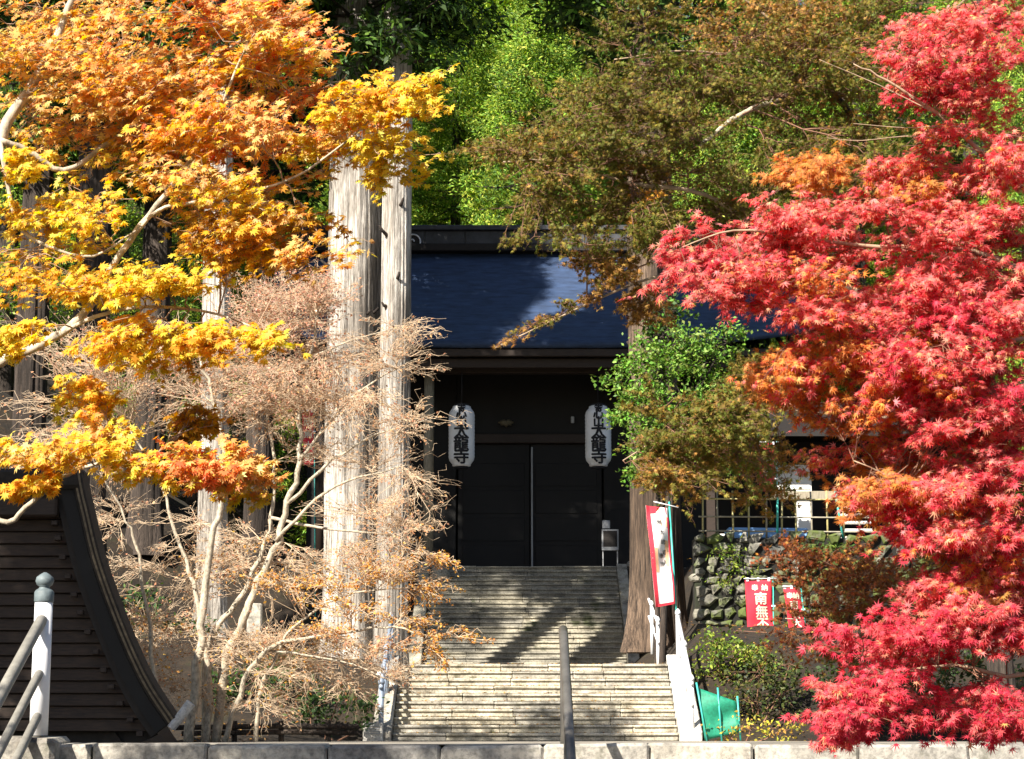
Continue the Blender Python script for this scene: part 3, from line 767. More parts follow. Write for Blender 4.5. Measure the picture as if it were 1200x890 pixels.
# ------------------------------------------------------------------ branching maples
class Maple:
    def __init__(s, name, base, label, cat='tree', group=None, seed=1):
        s.e = empty(name, base, label, cat, group); s.base = np.array(base, float)
        s.rn = np.random.default_rng(seed); s.dirw = .9; s.kink = .08; s.lj = .12; s.st0 = 2; s.limbs = []; s.seg = []; s.leaf = []
    def limb(s, pts, r0, r1, mat, name='limb', sides=9):
        pts = smooth_path(pts, 4); n = len(pts)
        pts[1:-1] += s.rn.normal(0, r0 * s.lj, (n - 2, 3))
        rad = np.linspace(r0, r1, n)
        s.limbs.append((pts, rad))
        tube_obj(name, pts, rad, mat, s.e, sides, .05)
    def nearest(s, c, bias=None):
        best = None
        for pts, rad in s.limbs:
            d = np.linalg.norm(pts - c, axis=1) + (0 if bias is None else 0)
            k = int(d.argmin())
            if best is None or d[k] < best[0]: best = (d[k], pts[k], rad[k])
        return best[1], best[2]
    def chain(s, a, b, r0, r1, n=3, jit=.06, sag=0.0):
        L = np.linalg.norm(b - a)
        t = np.linspace(0, 1, n + 1)
        pts = a + (b - a) * t[:, None]
        pts[1:-1] += s.rn.normal(0, jit * L, (n - 1, 3))
        pts[:, 2] += sag * L * np.sin(t * math.pi)
        rr = r0 + (r1 - r0) * t
        for i in range(n): s.seg.append((pts[i], pts[i+1], rr[i], rr[i+1]))
        return pts
    def pad(s, c, rad, key, n1=9, n2=5, nl=3, r0=.012, tilt=(0, 0), anchor=None, spread=.38, twig_r=.0022, leafy=1.0, outer=None):
        """one layered fan of twigs; key = leaf colour key"""
        rn = s.rn; c = np.asarray(c, float); rad = np.asarray(rad, float)
        if anchor is None: A, ra = s.nearest(c)
        else: A, ra = np.asarray(anchor, float), r0 * 1.5
        r0 = min(r0, ra * .8)
        main = s.chain(A, c, r0, r0 * .55, 5, .035, .06)
        out = nrm(c - A)
        for i in range(n1):
            st = main[rn.integers(s.st0, 6)]
            v = rn.normal(size=3); v = v / np.linalg.norm(v) * rn.uniform(.35, 1) ** .6
            end = c + v * rad + out * rad[0] * .15
            end[2] += tilt[0] * (end[0] - c[0]) + tilt[1] * (end[1] - c[1])
            sec = s.chain(st, end, r0 * .5, twig_r * 1.6, 3, .06, .05)
            d0 = nrm(end - st)
            for j in range(n2):
                p = sec[rn.integers(1, 4)]
                dv = nrm(d0 * s.dirw + rn.normal(0, .55, 3) * np.array([1, 1, .45]))
                L = rad[0] * spread * rn.uniform(.5, 1.2)
                tw = s.chain(p, p + dv * L, twig_r * 1.5, twig_r * .6, 3, s.kink, s.kink * .5)
                for k in range(nl):
                    if rn.random() > leafy: continue
                    f = rn.uniform(.25, 1.05)
                    q = p + (tw[-1] - p) * f + rn.normal(0, .05 * L + .004, 3)
                    s.leaf.append((q, dv, key))
            for k in range(max(1, nl)):
                if rn.random() <= leafy: s.leaf.append((sec[rn.integers(1, 4)] + rn.normal(0, .05 * rad[0], 3), d0, key))
    def finish(s, tpl, size, pal, twig_mat, leaf_mat_, sun_bias=.6, up=.5, rand=.55, droop=.35, singles=0, twigs_name='twigs', leaf_name='foliage', thr=None):
        if s.seg:
            p0, p1, r0, r1 = (np.array(k) for k in zip(*s.seg))
            me = seg_mesh(twigs_name, p0, p1, r0, r1, 4 if r0.max() > .01 else 3, s.base)
            o = link_mesh(twigs_name, me, twig_mat, s.e); tag(o, kind='stuff')
        if not s.leaf: return
        rn = s.rn; n = len(s.leaf)
        pos = np.array([l[0] for l in s.leaf]); dv = np.array([l[1] for l in s.leaf]); keys = [l[2] for l in s.leaf]
        col = np.zeros((n, 3))
        ks = np.array([str(k) for k in keys])
        for k in set(ks):
            i = np.where(ks == k)[0]; cols, w = pal[k]
            col[i] = palette(len(i), cols, w, .16, rn)
        nv = nrm(np.array(sun_pos) * sun_bias + np.array([0, 0, up]) + np.array([0, -.25, 0]) + rn.normal(0, rand, (n, 3)))
        tv = nrm(dv * .8 + np.array([0, 0, -droop]) + rn.normal(0, .5, (n, 3)))
        sz = size * (.45 + .8 * rn.beta(2, 1.6, n))
        pick = np.zeros(n, bool)
        if singles:
            px, py = project(pos)
            ok = (px > 8) & (px < 1192) & (py > 8) & (py < 882)
            sc = np.where(ok, sz / pos[:, 1] * np.abs(np.sum(nv * nrm(pos), -1)), 0)
            pick[np.argsort(-sc)[:singles]] = True
            # a few dozen colour copies of one leaf outline, shared by the single leaves
            K = 24; idx = np.where(pick)[0]
            cols = col[rn.choice(idx, K)]
            meshes = []
            for c in cols:
                T, Fc = tpl
                me = leaves_mesh('leaf', tpl, np.zeros((1, 3)), np.array([[0, 0, 1.]]), np.array([[0, 1., 0]]), np.ones(1), c[None])
                me.materials.append(leaf_mat_); meshes.append(me)
            X, T_, Z = leaf_frames(nv[idx], tv[idx])
            for a, i in enumerate(idx):
                k = int(np.argmin(((cols - col[i]) ** 2).sum(1)))
                o = link_mesh('leaf', meshes[k], None, s.e)
                m = Matrix(((X[a][0], T_[a][0], Z[a][0], 0), (X[a][1], T_[a][1], Z[a][1], 0), (X[a][2], T_[a][2], Z[a][2], 0), (0, 0, 0, 1)))
                o.matrix_local = Matrix.Translation(Vector(pos[i] - s.base)) @ m @ Matrix.Scale(float(sz[i]), 4)
        r = ~pick
        me = leaves_mesh(leaf_name, tpl, pos[r], nv[r], tv[r], sz[r], col[r], s.base)
        o = link_mesh(leaf_name, me, leaf_mat_, s.e); tag(o, kind='stuff')
        return n
def PP(pts, d0, d1=None):
    d1 = d0 if d1 is None else d1
    return [P(x, y, d0 + (d1 - d0) * i / max(1, len(pts) - 1)) for i, (x, y) in enumerate(pts)]
def region(mp, x0, y0, x1, y1, d, key, n, w=62, h=17, dd=.45, **kw):
    """n flattened pads spread over a picture region, at about d metres"""
    for i in range(n):
        px = mp.rn.uniform(x0, x1); py = mp.rn.uniform(y0, y1); di = d + mp.rn.uniform(-dd, dd)
        rr = w * mp.rn.uniform(.75, 1.25) * di / F
        k = key if not isinstance(key, (list, tuple)) else key[mp.rn.integers(len(key))]
        n0 = len(mp.leaf)
        mp.pad(P(px, py, di), (rr, rr * .8, h * di / F * mp.rn.uniform(.8, 1.3)), k, **kw)
        if isinstance(key, (list, tuple)):          # neighbouring twigs turn colour unevenly
            for q in range(n0, len(mp.leaf)):
                if mp.rn.random() < .38: mp.leaf[q] = (mp.leaf[q][0], mp.leaf[q][1], key[mp.rn.integers(len(key))])

# --- orange and yellow maple, left foreground
OY = {'y': ([(.87, .64, .07), (.86, .55, .05), (.87, .71, .14)], [3, 2, 1]),
      'g': ([(.84, .44, .04), (.78, .34, .03), (.85, .54, .06)], [3, 2, 2]),
      'o': ([(.87, .54, .19), (.87, .44, .14), (.88, .62, .22), (.85, .33, .09)], [3, 3, 3, 1]),
      'r': ([(.84, .26, .08), (.80, .16, .05), (.85, .36, .10)], [3, 1, 3]),
      'b': ([(.40, .19, .02), (.50, .26, .02)], [1, 1])}
bx, by = P(-95, 700, 10.6)[0], 10.6
om = Maple('maple_tree', (bx, by, -1.65), 'orange and yellow maple reaching in from the left with pale branches', seed=11)
fork = np.array([bx + .12, by, .9])
om.limb([(bx, by, -1.7), (bx + .03, by, -.4), fork], .12, .095, M_MAPLEBARK, 'trunk', 12)
om.limb([fork] + PP([(-40, 300), (0, 165), (40, 95), (68, 40), (92, -20), (130, -90)], 10.5, 10.8), .045, .012, M_MAPLEBARK)
om.limb([fork] + PP([(-60, 470), (0, 425), (60, 398), (103, 362), (140, 300), (185, 240), (218, 195), (240, 150), (268, 105), (290, 50)], 10.5, 10.2), .034, .005, M_MAPLEBARK)
om.limb(PP([(150, 285), (185, 247), (225, 238), (290, 225), (345, 208), (400, 170), (445, 130)], 10.35, 10.0), .012, .004, M_MAPLEBARK)
om.limb([fork] + PP([(-60, 540), (0, 610), (30, 595), (70, 560), (110, 545), (170, 530), (230, 545), (290, 560)], 10.5, 10.0), .02, .004, M_MAPLEBARK)
om.limb(PP([(60, 398), (110, 372), (170, 360), (240, 365), (300, 385)], 10.45, 10.0), .014, .005, M_MAPLEBARK)
om.limb(PP([(0, 165), (30, 175), (75, 200), (130, 165), (200, 120), (250, 70), (330, 20)], 10.5, 10.9), .02, .008, M_MAPLEBARK)
om.limb(PP([(0, 165), (20, 260), (60, 290), (110, 300), (160, 270)], 10.5, 10.3), .014, .005, M_MAPLEBARK)
kw = dict(n1=10, n2=6, nl=3, r0=.006, twig_r=.0013)
region(om, 0, 0, 130, 110, 10.7, ['o', 'o', 'g'], 10, w=78, h=27, **kw)
region(om, 110, 0, 260, 120, 10.6, ['o', 'o', 'g', 'r'], 12, w=78, h=27, **kw)
region(om, 240, 0, 370, 110, 10.6, ['o', 'r', 'o', 'y'], 9, w=78, h=27, **kw)
region(om, 20, 110, 190, 170, 10.6, ['o', 'g'], 7, w=78, h=27, **kw)
region(om, 150, 130, 280, 200, 10.4, ['o', 'r', 'o', 'g'], 9, w=78, h=27, **kw)
region(om, 290, 115, 410, 190, 10.3, ['r', 'o', 'o'], 8, w=78, h=27, **kw)
region(om, 395, 95, 480, 150, 10.0, ['y', 'y', 'g'], 7, w=50, **kw)
region(om, 330, 165, 470, 215, 10.0, 'y', 5, w=45, **kw)
region(om, 150, 195, 300, 250, 10.3, ['o', 'g', 'y'], 6, w=70, h=22, **kw)
region(om, 0, 185, 40, 200, 10.4, 'y', 2, w=40, **kw)
region(om, 10, 240, 110, 285, 10.3, ['g', 'y'], 5, h=12, **kw)
region(om, 240, 250, 390, 310, 10.2, ['g', 'o', 'g', 'b'], 9, w=48, **kw)
region(om, 40, 325, 230, 362, 10.1, ['y', 'y', 'y', 'g'], 8, w=55, h=13, **kw)
region(om, 120, 380, 240, 410, 10.0, ['y', 'g'], 5, w=50, h=13, **kw)
region(om, 240, 388, 335, 412, 9.9, ['y', 'g', 'y'], 4, w=42, h=10, tilt=(-.25, 0), **kw)
region(om, 0, 390, 25, 430, 10.2, 'y', 2, w=30, h=12, **kw)
region(om, 70, 465, 125, 500, 10.2, ['g', 'y'], 3, w=38, h=13, **kw)
region(om, 170, 490, 250, 520, 10.2, ['b', 'g'], 3, w=38, h=13, **kw)
region(om, 20, 510, 190, 550, 10.1, ['y', 'g', 'y', 'o'], 8, w=50, h=14, **kw)
region(om, 185, 535, 310, 580, 10.0, ['o', 'y', 'o', 'r'], 7, w=45, h=14, **kw)
region(om, 270, 550, 325, 580, 10.0, ['o', 'y', 'o'], 3, w=38, h=13, **kw)
region(om, 100, 395, 230, 425, 10.0, ['y', 'g'], 3, w=48, h=12, **kw)
region(om, 5, 565, 60, 580, 10.2, ['g', 'y'], 3, w=32, h=8, **kw)
region(om, 300, 0, 375, 70, 10.7, ['o', 'y', 'r', 'o'], 7, w=50, **kw)
region(om, 430, 95, 490, 140, 9.95, ['y', 'g'], 3, w=38, **kw)
region(om, 0, 100, 200, 230, 10.8, ['o', 'g', 'y', 'o'], 8, w=72, h=24, n1=10, n2=5, nl=2, r0=.006, twig_r=.0013)
region(om, 180, 180, 330, 300, 10.7, ['g', 'o', 'y'], 6, w=65, h=24, n1=10, n2=5, nl=2, r0=.006, twig_r=.0013)
region(om, 20, 285, 180, 330, 10.6, ['y', 'g'], 4, w=60, h=16, n1=10, n2=5, nl=2, r0=.006, twig_r=.0013)
om.finish(MAPLE_BROAD, .042, OY, M_TWIG, M_LEAF, singles=300, sun_bias=.95, rand=.5)

# --- red maple, right foreground
RD = {'r': ([(.86, .18, .17), (.83, .12, .12), (.87, .27, .25), (.70, .05, .07), (.87, .38, .24), (.84, .48, .20)], [3, 3, 3, 1.6, 1.8, .5]),
      'c': ([(.68, .06, .10), (.58, .035, .07), (.76, .12, .14)], [2, 2, 2]),
      'o': ([(.82, .32, .07), (.80, .22, .07), (.84, .42, .12), (.66, .26, .05)], [3, 2, 2, 1]),
      't': ([(.66, .34, .09), (.68, .26, .08), (.50, .24, .05)], [2, 2, 1])}
bx, by = P(1330, 700, 10.4)[0], 10.4
rm = Maple('maple_tree', (bx, by, -1.65), 'bright red maple reaching in from the right side', seed=23)
fork = np.array([bx - .1, by, .6])
rm.limb([(bx, by, -1.7), (bx - .02, by, -.5), fork], .13, .10, M_MAPLEBARK, 'trunk', 12)
rm.limb([fork] + PP([(1260, 330), (1200, 210), (1150, 178), (1100, 135), (1040, 95), (1000, 75)], 10.2, 10.0), .026, .003, M_REDBARK)
rm.limb([fork] + PP([(1270, 380), (1200, 320), (1120, 290), (1030, 290), (940, 280), (860, 270), (800, 290)], 10.2, 9.6), .024, .003, M_REDBARK)
rm.limb([fork] + PP([(1250, 420), (1180, 400), (1090, 395), (1000, 380), (930, 370)], 10.2, 9.8), .018, .003, M_REDBARK)
rm.limb([fork] + PP([(1260, 640), (1200, 710), (1155, 672), (1120, 640), (1060, 570), (1000, 540)], 10.2, 9.8), .024, .003, M_REDBARK)
rm.limb([fork] + PP([(1280, 720), (1200, 790), (1120, 780), (1040, 790), (975, 815)], 10.0, 9.6), .018, .003, M_REDBARK)
rm.limb([fork] + PP([(1290, 100), (1250, 0), (1180, -40), (1120, 10)], 10.3, 10.2), .026, .004, M_REDBARK)
for pl in ([(1200, 185), (1130, 150), (1060, 150), (1000, 145)], [(1150, 178), (1080, 160), (1010, 165), (970, 162)], [(1100, 135), (1030, 100), (960, 70)],
           [(1090, 395), (1050, 388), (985, 392)]):
    rm.limb(PP(pl, 10.0), .004, .0016, M_REDBARK, 'branch', 6)
kw = dict(n1=10, n2=6, nl=5, r0=.006, twig_r=.0012)
region(rm, 1070, 0, 1200, 60, 10.1, ['r', 'r', 'r'], 8, **kw)
region(rm, 1060, 60, 1200, 140, 10.0, ['r', 'r', 'r', 'c'], 11, w=55, **kw)
region(rm, 1080, 140, 1200, 220, 10.0, ['r', 'r', 'r', 'r', 'o'], 10, w=55, **kw)
region(rm, 890, 195, 1010, 230, 10.3, ['t', 't', 'o'], 6, w=45, h=14, **kw)
region(rm, 1010, 205, 1100, 240, 10.2, ['t', 'o', 'r'], 4, w=45, h=13, **kw)
region(rm, 890, 250, 1060, 300, 9.9, ['r', 'r', 'r'], 10, w=55, **kw)
region(rm, 790, 280, 930, 330, 9.7, ['r', 'r', 'c'], 10, w=52, h=20, **kw)
region(rm, 850, 320, 1000, 385, 9.8, ['r', 'r', 'r', 'o'], 10, **kw)
region(rm, 1040, 250, 1200, 350, 10.0, ['r', 'r', 'r'], 16, **kw)
region(rm, 990, 330, 1200, 400, 9.9, ['r', 'r', 'c', 'r'], 13, **kw)
region(rm, 905, 390, 1000, 450, 10.1, ['o', 'o', 'r', 't'], 7, w=45, **kw)
region(rm, 1000, 400, 1110, 470, 10.1, ['o', 'r', 'r', 't'], 7, w=50, **kw)
region(rm, 1060, 400, 1200, 500, 9.8, ['r', 'c', 'r'], 13, w=55, **kw)
region(rm, 970, 520, 1080, 590, 10.0, ['o', 'o', 'r', 't'], 9, w=48, **kw)
region(rm, 1060, 490, 1200, 600, 9.7, ['r', 'c', 'r'], 14, w=55, **kw)
region(rm, 1060, 590, 1200, 650, 9.7, ['r', 'c', 'r', 'r', 'o'], 9, w=52, **kw)
region(rm, 1120, 650, 1200, 720, 10.0, ['o', 'r', 't'], 5, w=45, **kw)
region(rm, 1000, 735, 1200, 790, 9.6, ['c', 'c', 'r'], 12, w=55, **kw)
region(rm, 960, 790, 1200, 845, 9.5, ['c', 'c', 'r'], 13, w=52, **kw)
region(rm, 1080, 680, 1200, 745, 9.6, ['c', 'r'], 6, w=50, **kw)
region(rm, 985, 855, 1010, 875, 9.5, ['c', 'r'], 2, w=30, h=10, **kw)
region(rm, 905, 430, 1010, 520, 10.4, ['o', 'o', 't', 'r'], 6, w=45, **kw)
region(rm, 1030, 430, 1130, 560, 10.3, ['o', 'r', 'o'], 7, w=50, **kw)
region(rm, 1090, 560, 1200, 700, 10.2, ['r', 'r', 'c', 'o'], 9, w=50, **kw)
region(rm, 1120, 200, 1200, 420, 10.3, ['r', 'r', 'r'], 9, w=50, **kw)
region(rm, 1110, 400, 1200, 540, 10.1, ['r', 'c', 'r'], 7, w=50, **kw)
region(rm, 1130, 620, 1200, 740, 10.0, ['c', 'r', 'o'], 6, w=48, **kw)
region(rm, 1000, 440, 1080, 540, 10.0, ['o', 'r', 'r'], 4, w=45, **kw)
rm.finish(MAPLE_FINE, .038, RD, M_TWIGRED, M_LEAF, singles=300, sun_bias=.95, rand=.5)

# --- maple, upper middle, further back; its shade is put into olive-brown leaf colours
BR = {'b': ([(.18, .135, .026), (.15, .13, .022), (.27, .20, .038), (.13, .14, .024)], [3, 3, 2, 2]),
      'e': ([(.11, .13, .02), (.15, .165, .026), (.17, .13, .024)], [2, 2, 1]),
      'o': ([(.62, .26, .04), (.70, .36, .05)], [1, 1]),
      't': ([(.42, .23, .06), (.34, .17, .04), (.24, .13, .03)], [2, 2, 2])}
by = 30.0; bx = P(1175, 700, by)[0]
bz_ = float(hgt(bx, by))
bm = Maple('maple_tree', (bx, by, bz_), 'tall olive-brown maple spreading across the top middle of the picture', seed=31)
MB_ = M_BARK_D
bm.limb([(bx, by, bz_ - .1), (bx - .1, by, 2.0)] + PP([(1160, 520), (1110, 390)], by), .22, .14, MB_, 'trunk', 12)
bm.limb(PP([(1110, 390), (1040, 250), (1000, 140), (962, 97)], by, 29.5), .07, .045, M_BARK_D)
bm.limb(PP([(962, 97), (915, 116), (868, 134), (820, 170)], 29.5, 28), .06, .03, M_MAPLEBARK)
bm.limb(PP([(1110, 390), (1020, 350), (930, 300), (830, 230), (740, 215), (650, 190), (590, 190)], by, 27.5), .06, .012, M_REDBARK)
bm.limb(PP([(1110, 390), (1020, 350), (900, 330), (800, 320), (725, 340), (650, 375), (580, 408)], by, 28), .04, .010, M_REDBARK)
bm.limb(PP([(1020, 210), (970, 80), (900, 20), (830, -30)], by, 29), .05, .015, M_REDBARK)
bm.limb(PP([(960, 97), (880, 70), (800, 60), (720, 70)], by, 28.5), .03, .010, M_REDBARK)
bm.limb(PP([(1160, 520), (1040, 490), (960, 485), (880, 480), (800, 500), (730, 540)], by, 28.5), .04, .010, M_REDBARK)
kw = dict(n1=12, n2=7, nl=8, r0=.016, twig_r=.0024, dd=1.2)
region(bm, 790, 0, 1030, 60, 29, ['b', 'e', 't'], 9, w=85, h=24, **kw)
region(bm, 740, 60, 960, 130, 29, ['b', 'e', 'b'], 11, w=80, h=24, **kw)
region(bm, 660, 110, 820, 190, 28, ['b', 'b', 'e'], 10, w=75, h=22, **kw)
region(bm, 590, 170, 760, 235, 28, ['b', 'b', 't'], 9, w=70, h=18, **kw)
region(bm, 640, 230, 800, 290, 28, ['b', 'e', 'b'], 9, w=65, h=20, **kw)
region(bm, 780, 140, 960, 240, 29.5, ['b', 'e'], 11, w=75, h=22, **kw)
region(bm, 760, 240, 900, 310, 29.5, ['e', 'b'], 8, w=65, h=20, **kw)
region(bm, 930, 0, 1060, 110, 28, ['b', 't', 'e'], 9, w=75, h=24, **kw)
region(bm, 900, 130, 1050, 240, 28.5, ['b', 'e', 't'], 9, w=70, h=22, **kw)
region(bm, 720, 20, 800, 120, 28, ['b', 'e'], 4, w=60, h=20, **kw)
region(bm, 690, 305, 770, 330, 28.5, ['b', 't'], 3, w=45, h=14, **kw)
for (px, py) in ((700, 345), (668, 362), (632, 380), (600, 397)):
    bm.pad(P(px, py, 28), (.42, .4, .14), ['t', 't', 'b'][px % 3], n1=9, n2=4, nl=3, r0=.015, twig_r=.0035, tilt=(.5, 0))
region(bm, 700, 345, 770, 365, 28.2, 't', 2, w=35, h=12, **kw)
bm.pad(P(757, 235, 27.5), (.25, .2, .2), 'o', n1=6, n2=4, nl=3, r0=.012, twig_r=.003, tilt=(.6, 0))
bm.pad(P(745, 255, 27.5), (.15, .15, .12), 'o', n1=5, n2=3, nl=3, r0=.012, twig_r=.003, tilt=(.6, 0))
region(bm, 770, 475, 900, 580, 28.5, ['b', 'b', 'e', 't'], 17, w=55, h=18, **kw)
region(bm, 860, 430, 920, 560, 28.5, ['b', 'e'], 6, w=45, h=18, **kw)
region(bm, 755, 535, 800, 565, 28.2, ['t', 'b'], 4, w=40, h=14, **kw)
bm.finish(MAPLE_FAR, .066, BR, M_TWIGRED, M_LEAFDULL, rand=.8, sun_bias=.3)

# --- bare many-stemmed maple, left of the stairs
BT = {'d': ([(.55, .30, .16), (.45, .22, .12), (.60, .38, .22)], [2, 2, 1]),
      'o': ([(.60, .30, .06), (.52, .22, .05), (.66, .40, .10)], [2, 2, 1]),
      'p': ([(.56, .30, .21), (.50, .25, .16)], [1, 1])}
D0 = 31.8
bb = P(243, 862, D0); bb[2] = float(hgt(bb[0], D0)) - .05
bt = Maple('bare_maple_tree', bb, 'nearly bare many-stemmed maple with pale stems and tan twigs left of the stairs', seed=41); bt.dirw = 1.5; bt.kink = .13; bt.lj = .3; bt.st0 = 0
stems = [([(222, 850), (232, 779), (236, 718), (246, 651), (259, 590), (262, 530), (250, 470), (235, 420)], .085, 31.6, 31.2),
         ([(241, 862), (246, 806), (236, 725), (222, 671), (202, 610), (185, 560), (150, 500)], .06, 31.8, 32.0),
         ([(251, 858), (266, 769), (286, 725), (303, 684), (323, 634), (337, 590), (350, 540), (353, 480), (362, 420), (372, 370)], .085, 31.9, 31.6),
         ([(240, 850), (243, 755), (280, 705), (303, 657), (318, 607), (322, 540), (310, 470), (315, 410)], .06, 32.1, 32.6),
         ([(261, 852), (286, 799), (313, 762), (345, 750), (400, 743), (450, 735), (500, 745)], .05, 31.5, 31.0),
         ([(190, 860), (182, 806), (175, 732), (162, 651), (148, 610), (120, 560)], .05, 31.8, 31.4),
         ([(300, 862), (303, 820), (318, 780), (345, 735), (400, 700), (460, 690)], .04, 31.7, 31.2),
         ([(323, 634), (370, 585), (420, 560), (480, 545)], .035, 31.7, 31.2), ([(337, 590), (390, 540), (440, 510), (500, 492)], .035, 31.7, 31.2),
         ([(350, 540), (400, 480), (440, 445), (490, 420)], .03, 31.6, 31.1), ([(362, 420), (410, 400), (460, 385)], .02, 31.6, 31.1),
         ([(318, 607), (380, 620), (440, 625), (490, 640)], .03, 32.2, 31.4), ([(313, 762), (370, 770), (430, 785), (520, 830)], .022, 31.4, 30.9)]
for pts, r, da, db in stems:
    a = PP(pts, da, db)
    if pts[0][1] >= 840: a[0][2] = float(hgt(a[0][0], a[0][1])) - .05
    bt.limb(a, r, r * .25, M_MAPLEBARK, 'stem', 8)
kw = dict(n1=12, n2=9, nl=2, r0=.010, twig_r=.0026, dd=.8, spread=.42)
region(bt, 70, 400, 220, 470, 32, ['d', 'd', 'p'], 12, w=75, h=24, leafy=.8, **kw)
region(bt, 220, 380, 400, 470, 32, ['d', 'p'], 14, w=75, h=24, leafy=.9, **kw)
region(bt, 290, 345, 380, 400, 32, ['p', 'p', 'd'], 9, w=60, h=22, leafy=1.0, **kw)
region(bt, 300, 470, 420, 540, 31.8, ['d'], 9, w=65, h=22, leafy=.6, **kw)
region(bt, 60, 440, 200, 560, 32, ['d'], 8, w=65, h=22, leafy=.5, **kw)
for (px, py, w) in ((470, 385, 55), (455, 410, 70), (460, 430, 65), (480, 490, 62), (470, 505, 60), (470, 560, 70), (485, 590, 60), (440, 545, 70), (430, 600, 70), (430, 470, 60), (475, 610, 55)):
    bt.pad(P(px, py, 31 + rng.uniform(-.4, .4)), (w * 31 / F, .7, .2), 'd', n1=14, n2=9, nl=1, r0=.010, twig_r=.0028, spread=.42, leafy=.7)
for (px, py, w, k) in ((395, 688, 60, 'o'), (450, 680, 65, 'o'), (500, 692, 48, 'o'), (410, 720, 60, 'o'), (470, 728, 62, 'o'), (520, 745, 40, 'o'), (380, 745, 60, 'o'), (500, 765, 45, 'o'), (430, 760, 60, 'd'), (330, 690, 50, 'o'), (500, 650, 40, 'o')):
    bt.pad(P(px, py, 31.2 + rng.uniform(-.4, .4)), (w * 31 / F, .6, .13), k, n1=11, n2=7, nl=4, r0=.012, twig_r=.0035, leafy=.95, tilt=(-.12, 0))
region(bt, 130, 600, 230, 700, 32.2, 'd', 6, w=55, h=22, leafy=.25, **kw)
region(bt, 130, 720, 230, 820, 32.2, ['d', 'o'], 8, w=50, h=18, leafy=.35, **kw)
region(bt, 260, 620, 400, 700, 32.4, ['d', 'o'], 8, w=60, h=20, leafy=.3, **kw)
region(bt, 280, 750, 400, 830, 32, ['d', 'o'], 9, w=60, h=18, leafy=.35, **kw)
region(bt, 400, 780, 470, 820, 31.2, 'd', 4, w=55, h=15, leafy=.2, **kw)
region(bt, 320, 340, 390, 400, 31.6, ['p', 'p'], 5, w=55, h=22, leafy=1.0, **kw)
region(bt, 230, 400, 420, 480, 31.5, ['d', 'p', 'd'], 5, w=75, h=24, leafy=.8, **kw)
region(bt, 130, 640, 260, 840, 32.4, ['o', 'd'], 5, w=50, h=14, leafy=.6, **kw)
region(bt, 280, 740, 430, 845, 32.2, ['o', 'd'], 5, w=55, h=14, leafy=.6, **kw)
region(bt, 370, 590, 470, 680, 31.0, ['d', 'o', 'd'], 6, w=60, h=18, leafy=.6, **kw)
bt.finish(DIAMOND, .06, BT, M_BARETWIG, M_LEAFDULL, rand=.8)

# --- leafy shrubs and small trees
def leafy_plant(name, label, base_px, blobs, tpl, size, cols, mat, d, n_per_m2=420, stems=5, seed=5, cat='shrub', group=None, bark=None, twig_r=.012, fork=None, rooted=True):
    bx = P(base_px, 800, d)[0]; bzz = float(hgt(bx, d))
    e = empty(name, (bx, d, bzz - .03), label, cat, group); base = np.array((bx, d, bzz - .03))
    rn = np.random.default_rng(seed); pos = []; seg = []
    for (px, py, w, h) in blobs:
        c = P(px, py, d + rn.uniform(-.25, .25)); rx, rz = w * d / F, h * d / F
        n = int(n_per_m2 * rx * rz * 3.2)
        nc = max(6, int(14 * rx * rz / .4))
        cl = nrm(rn.normal(size=(nc, 3))) * rn.uniform(.4, 1, (nc, 1)) * np.array([rx, max(rx, rz) * .7, rz]) + c
        k = rn.integers(nc, size=n)
        pos.append(cl[k] + rn.normal(0, .16 * min(1, rx + .4), (n, 3)) * np.array([1, 1, .7]))
        for q in cl:
            mid = (base + q) / 2 + np.array([(q[0] - base[0]) * .12, 0, .1]) + rn.normal(0, .05, 3)
            a = c + rn.normal(0, .05, 3); 
            seg.append((a, q, twig_r * .6, twig_r * .25))
        if not rooted: continue
        b0 = base + np.array([rn.normal(0, .08), rn.normal(0, .08), 0])
        if fork is not None:
            fk = P(*fork, d); seg.append((fk, c, twig_r * 1.1, twig_r * .6)); continue
        m = (b0 + c) / 2 + np.array([(c[0] - base[0]) * .2, 0, 0]) + rn.normal(0, .06, 3)
        seg.append((b0, m, twig_r * 1.6, twig_r * 1.2)); seg.append((m, c, twig_r * 1.2, twig_r * .8))
    if fork is not None: seg.append((base, P(*fork, d), twig_r * 3, twig_r * 2))
    pos = np.concatenate(pos); n = len(pos)
    nv = nrm(np.array(sun_pos) * .4 + np.array([0, 0, .4]) + rn.normal(0, .6, (n, 3))); tv = nrm(rn.normal(0, 1, (n, 3)) + np.array([0, 0, -.2]))
    me = leaves_mesh('foliage', tpl, pos, nv, tv, size * rn.uniform(.6, 1.3, n), palette(n, cols, None, .22, rn), base)
    o = link_mesh('foliage', me, mat, e); tag(o, kind='stuff')
    p0, p1, r0, r1 = (np.array(k) for k in zip(*seg))
    o = link_mesh('stems', seg_mesh('stems', p0, p1, r0, r1, 5, base), bark or M_TWIGRED, e); tag(o, kind='stuff')
    return e
BG = [(.13, .27, .035), (.18, .33, .045), (.08, .17, .025), (.24, .38, .07), (.12, .15, .03)]
leafy_plant('evergreen_tree', 'bright green small-leaved tree in front of the right cedar trunk', 776,
            [(742, 450, 38, 30), (775, 440, 45, 34), (830, 425, 50, 34), (760, 490, 45, 28), (850, 470, 45, 38), (800, 400, 35, 26), (820, 510, 55, 34), (780, 540, 38, 26), (745, 560, 18, 14), (865, 530, 40, 30), (742, 468, 30, 22), (755, 420, 34, 24), (800, 470, 50, 34), (760, 520, 34, 24), (850, 400, 34, 26), (752, 505, 24, 18)],
            DIAMOND, .12, BG, M_GLOSSLEAF, 45.5, 420, seed=51, cat='tree', twig_r=.03, bark=M_BARK_D, fork=(785, 520))
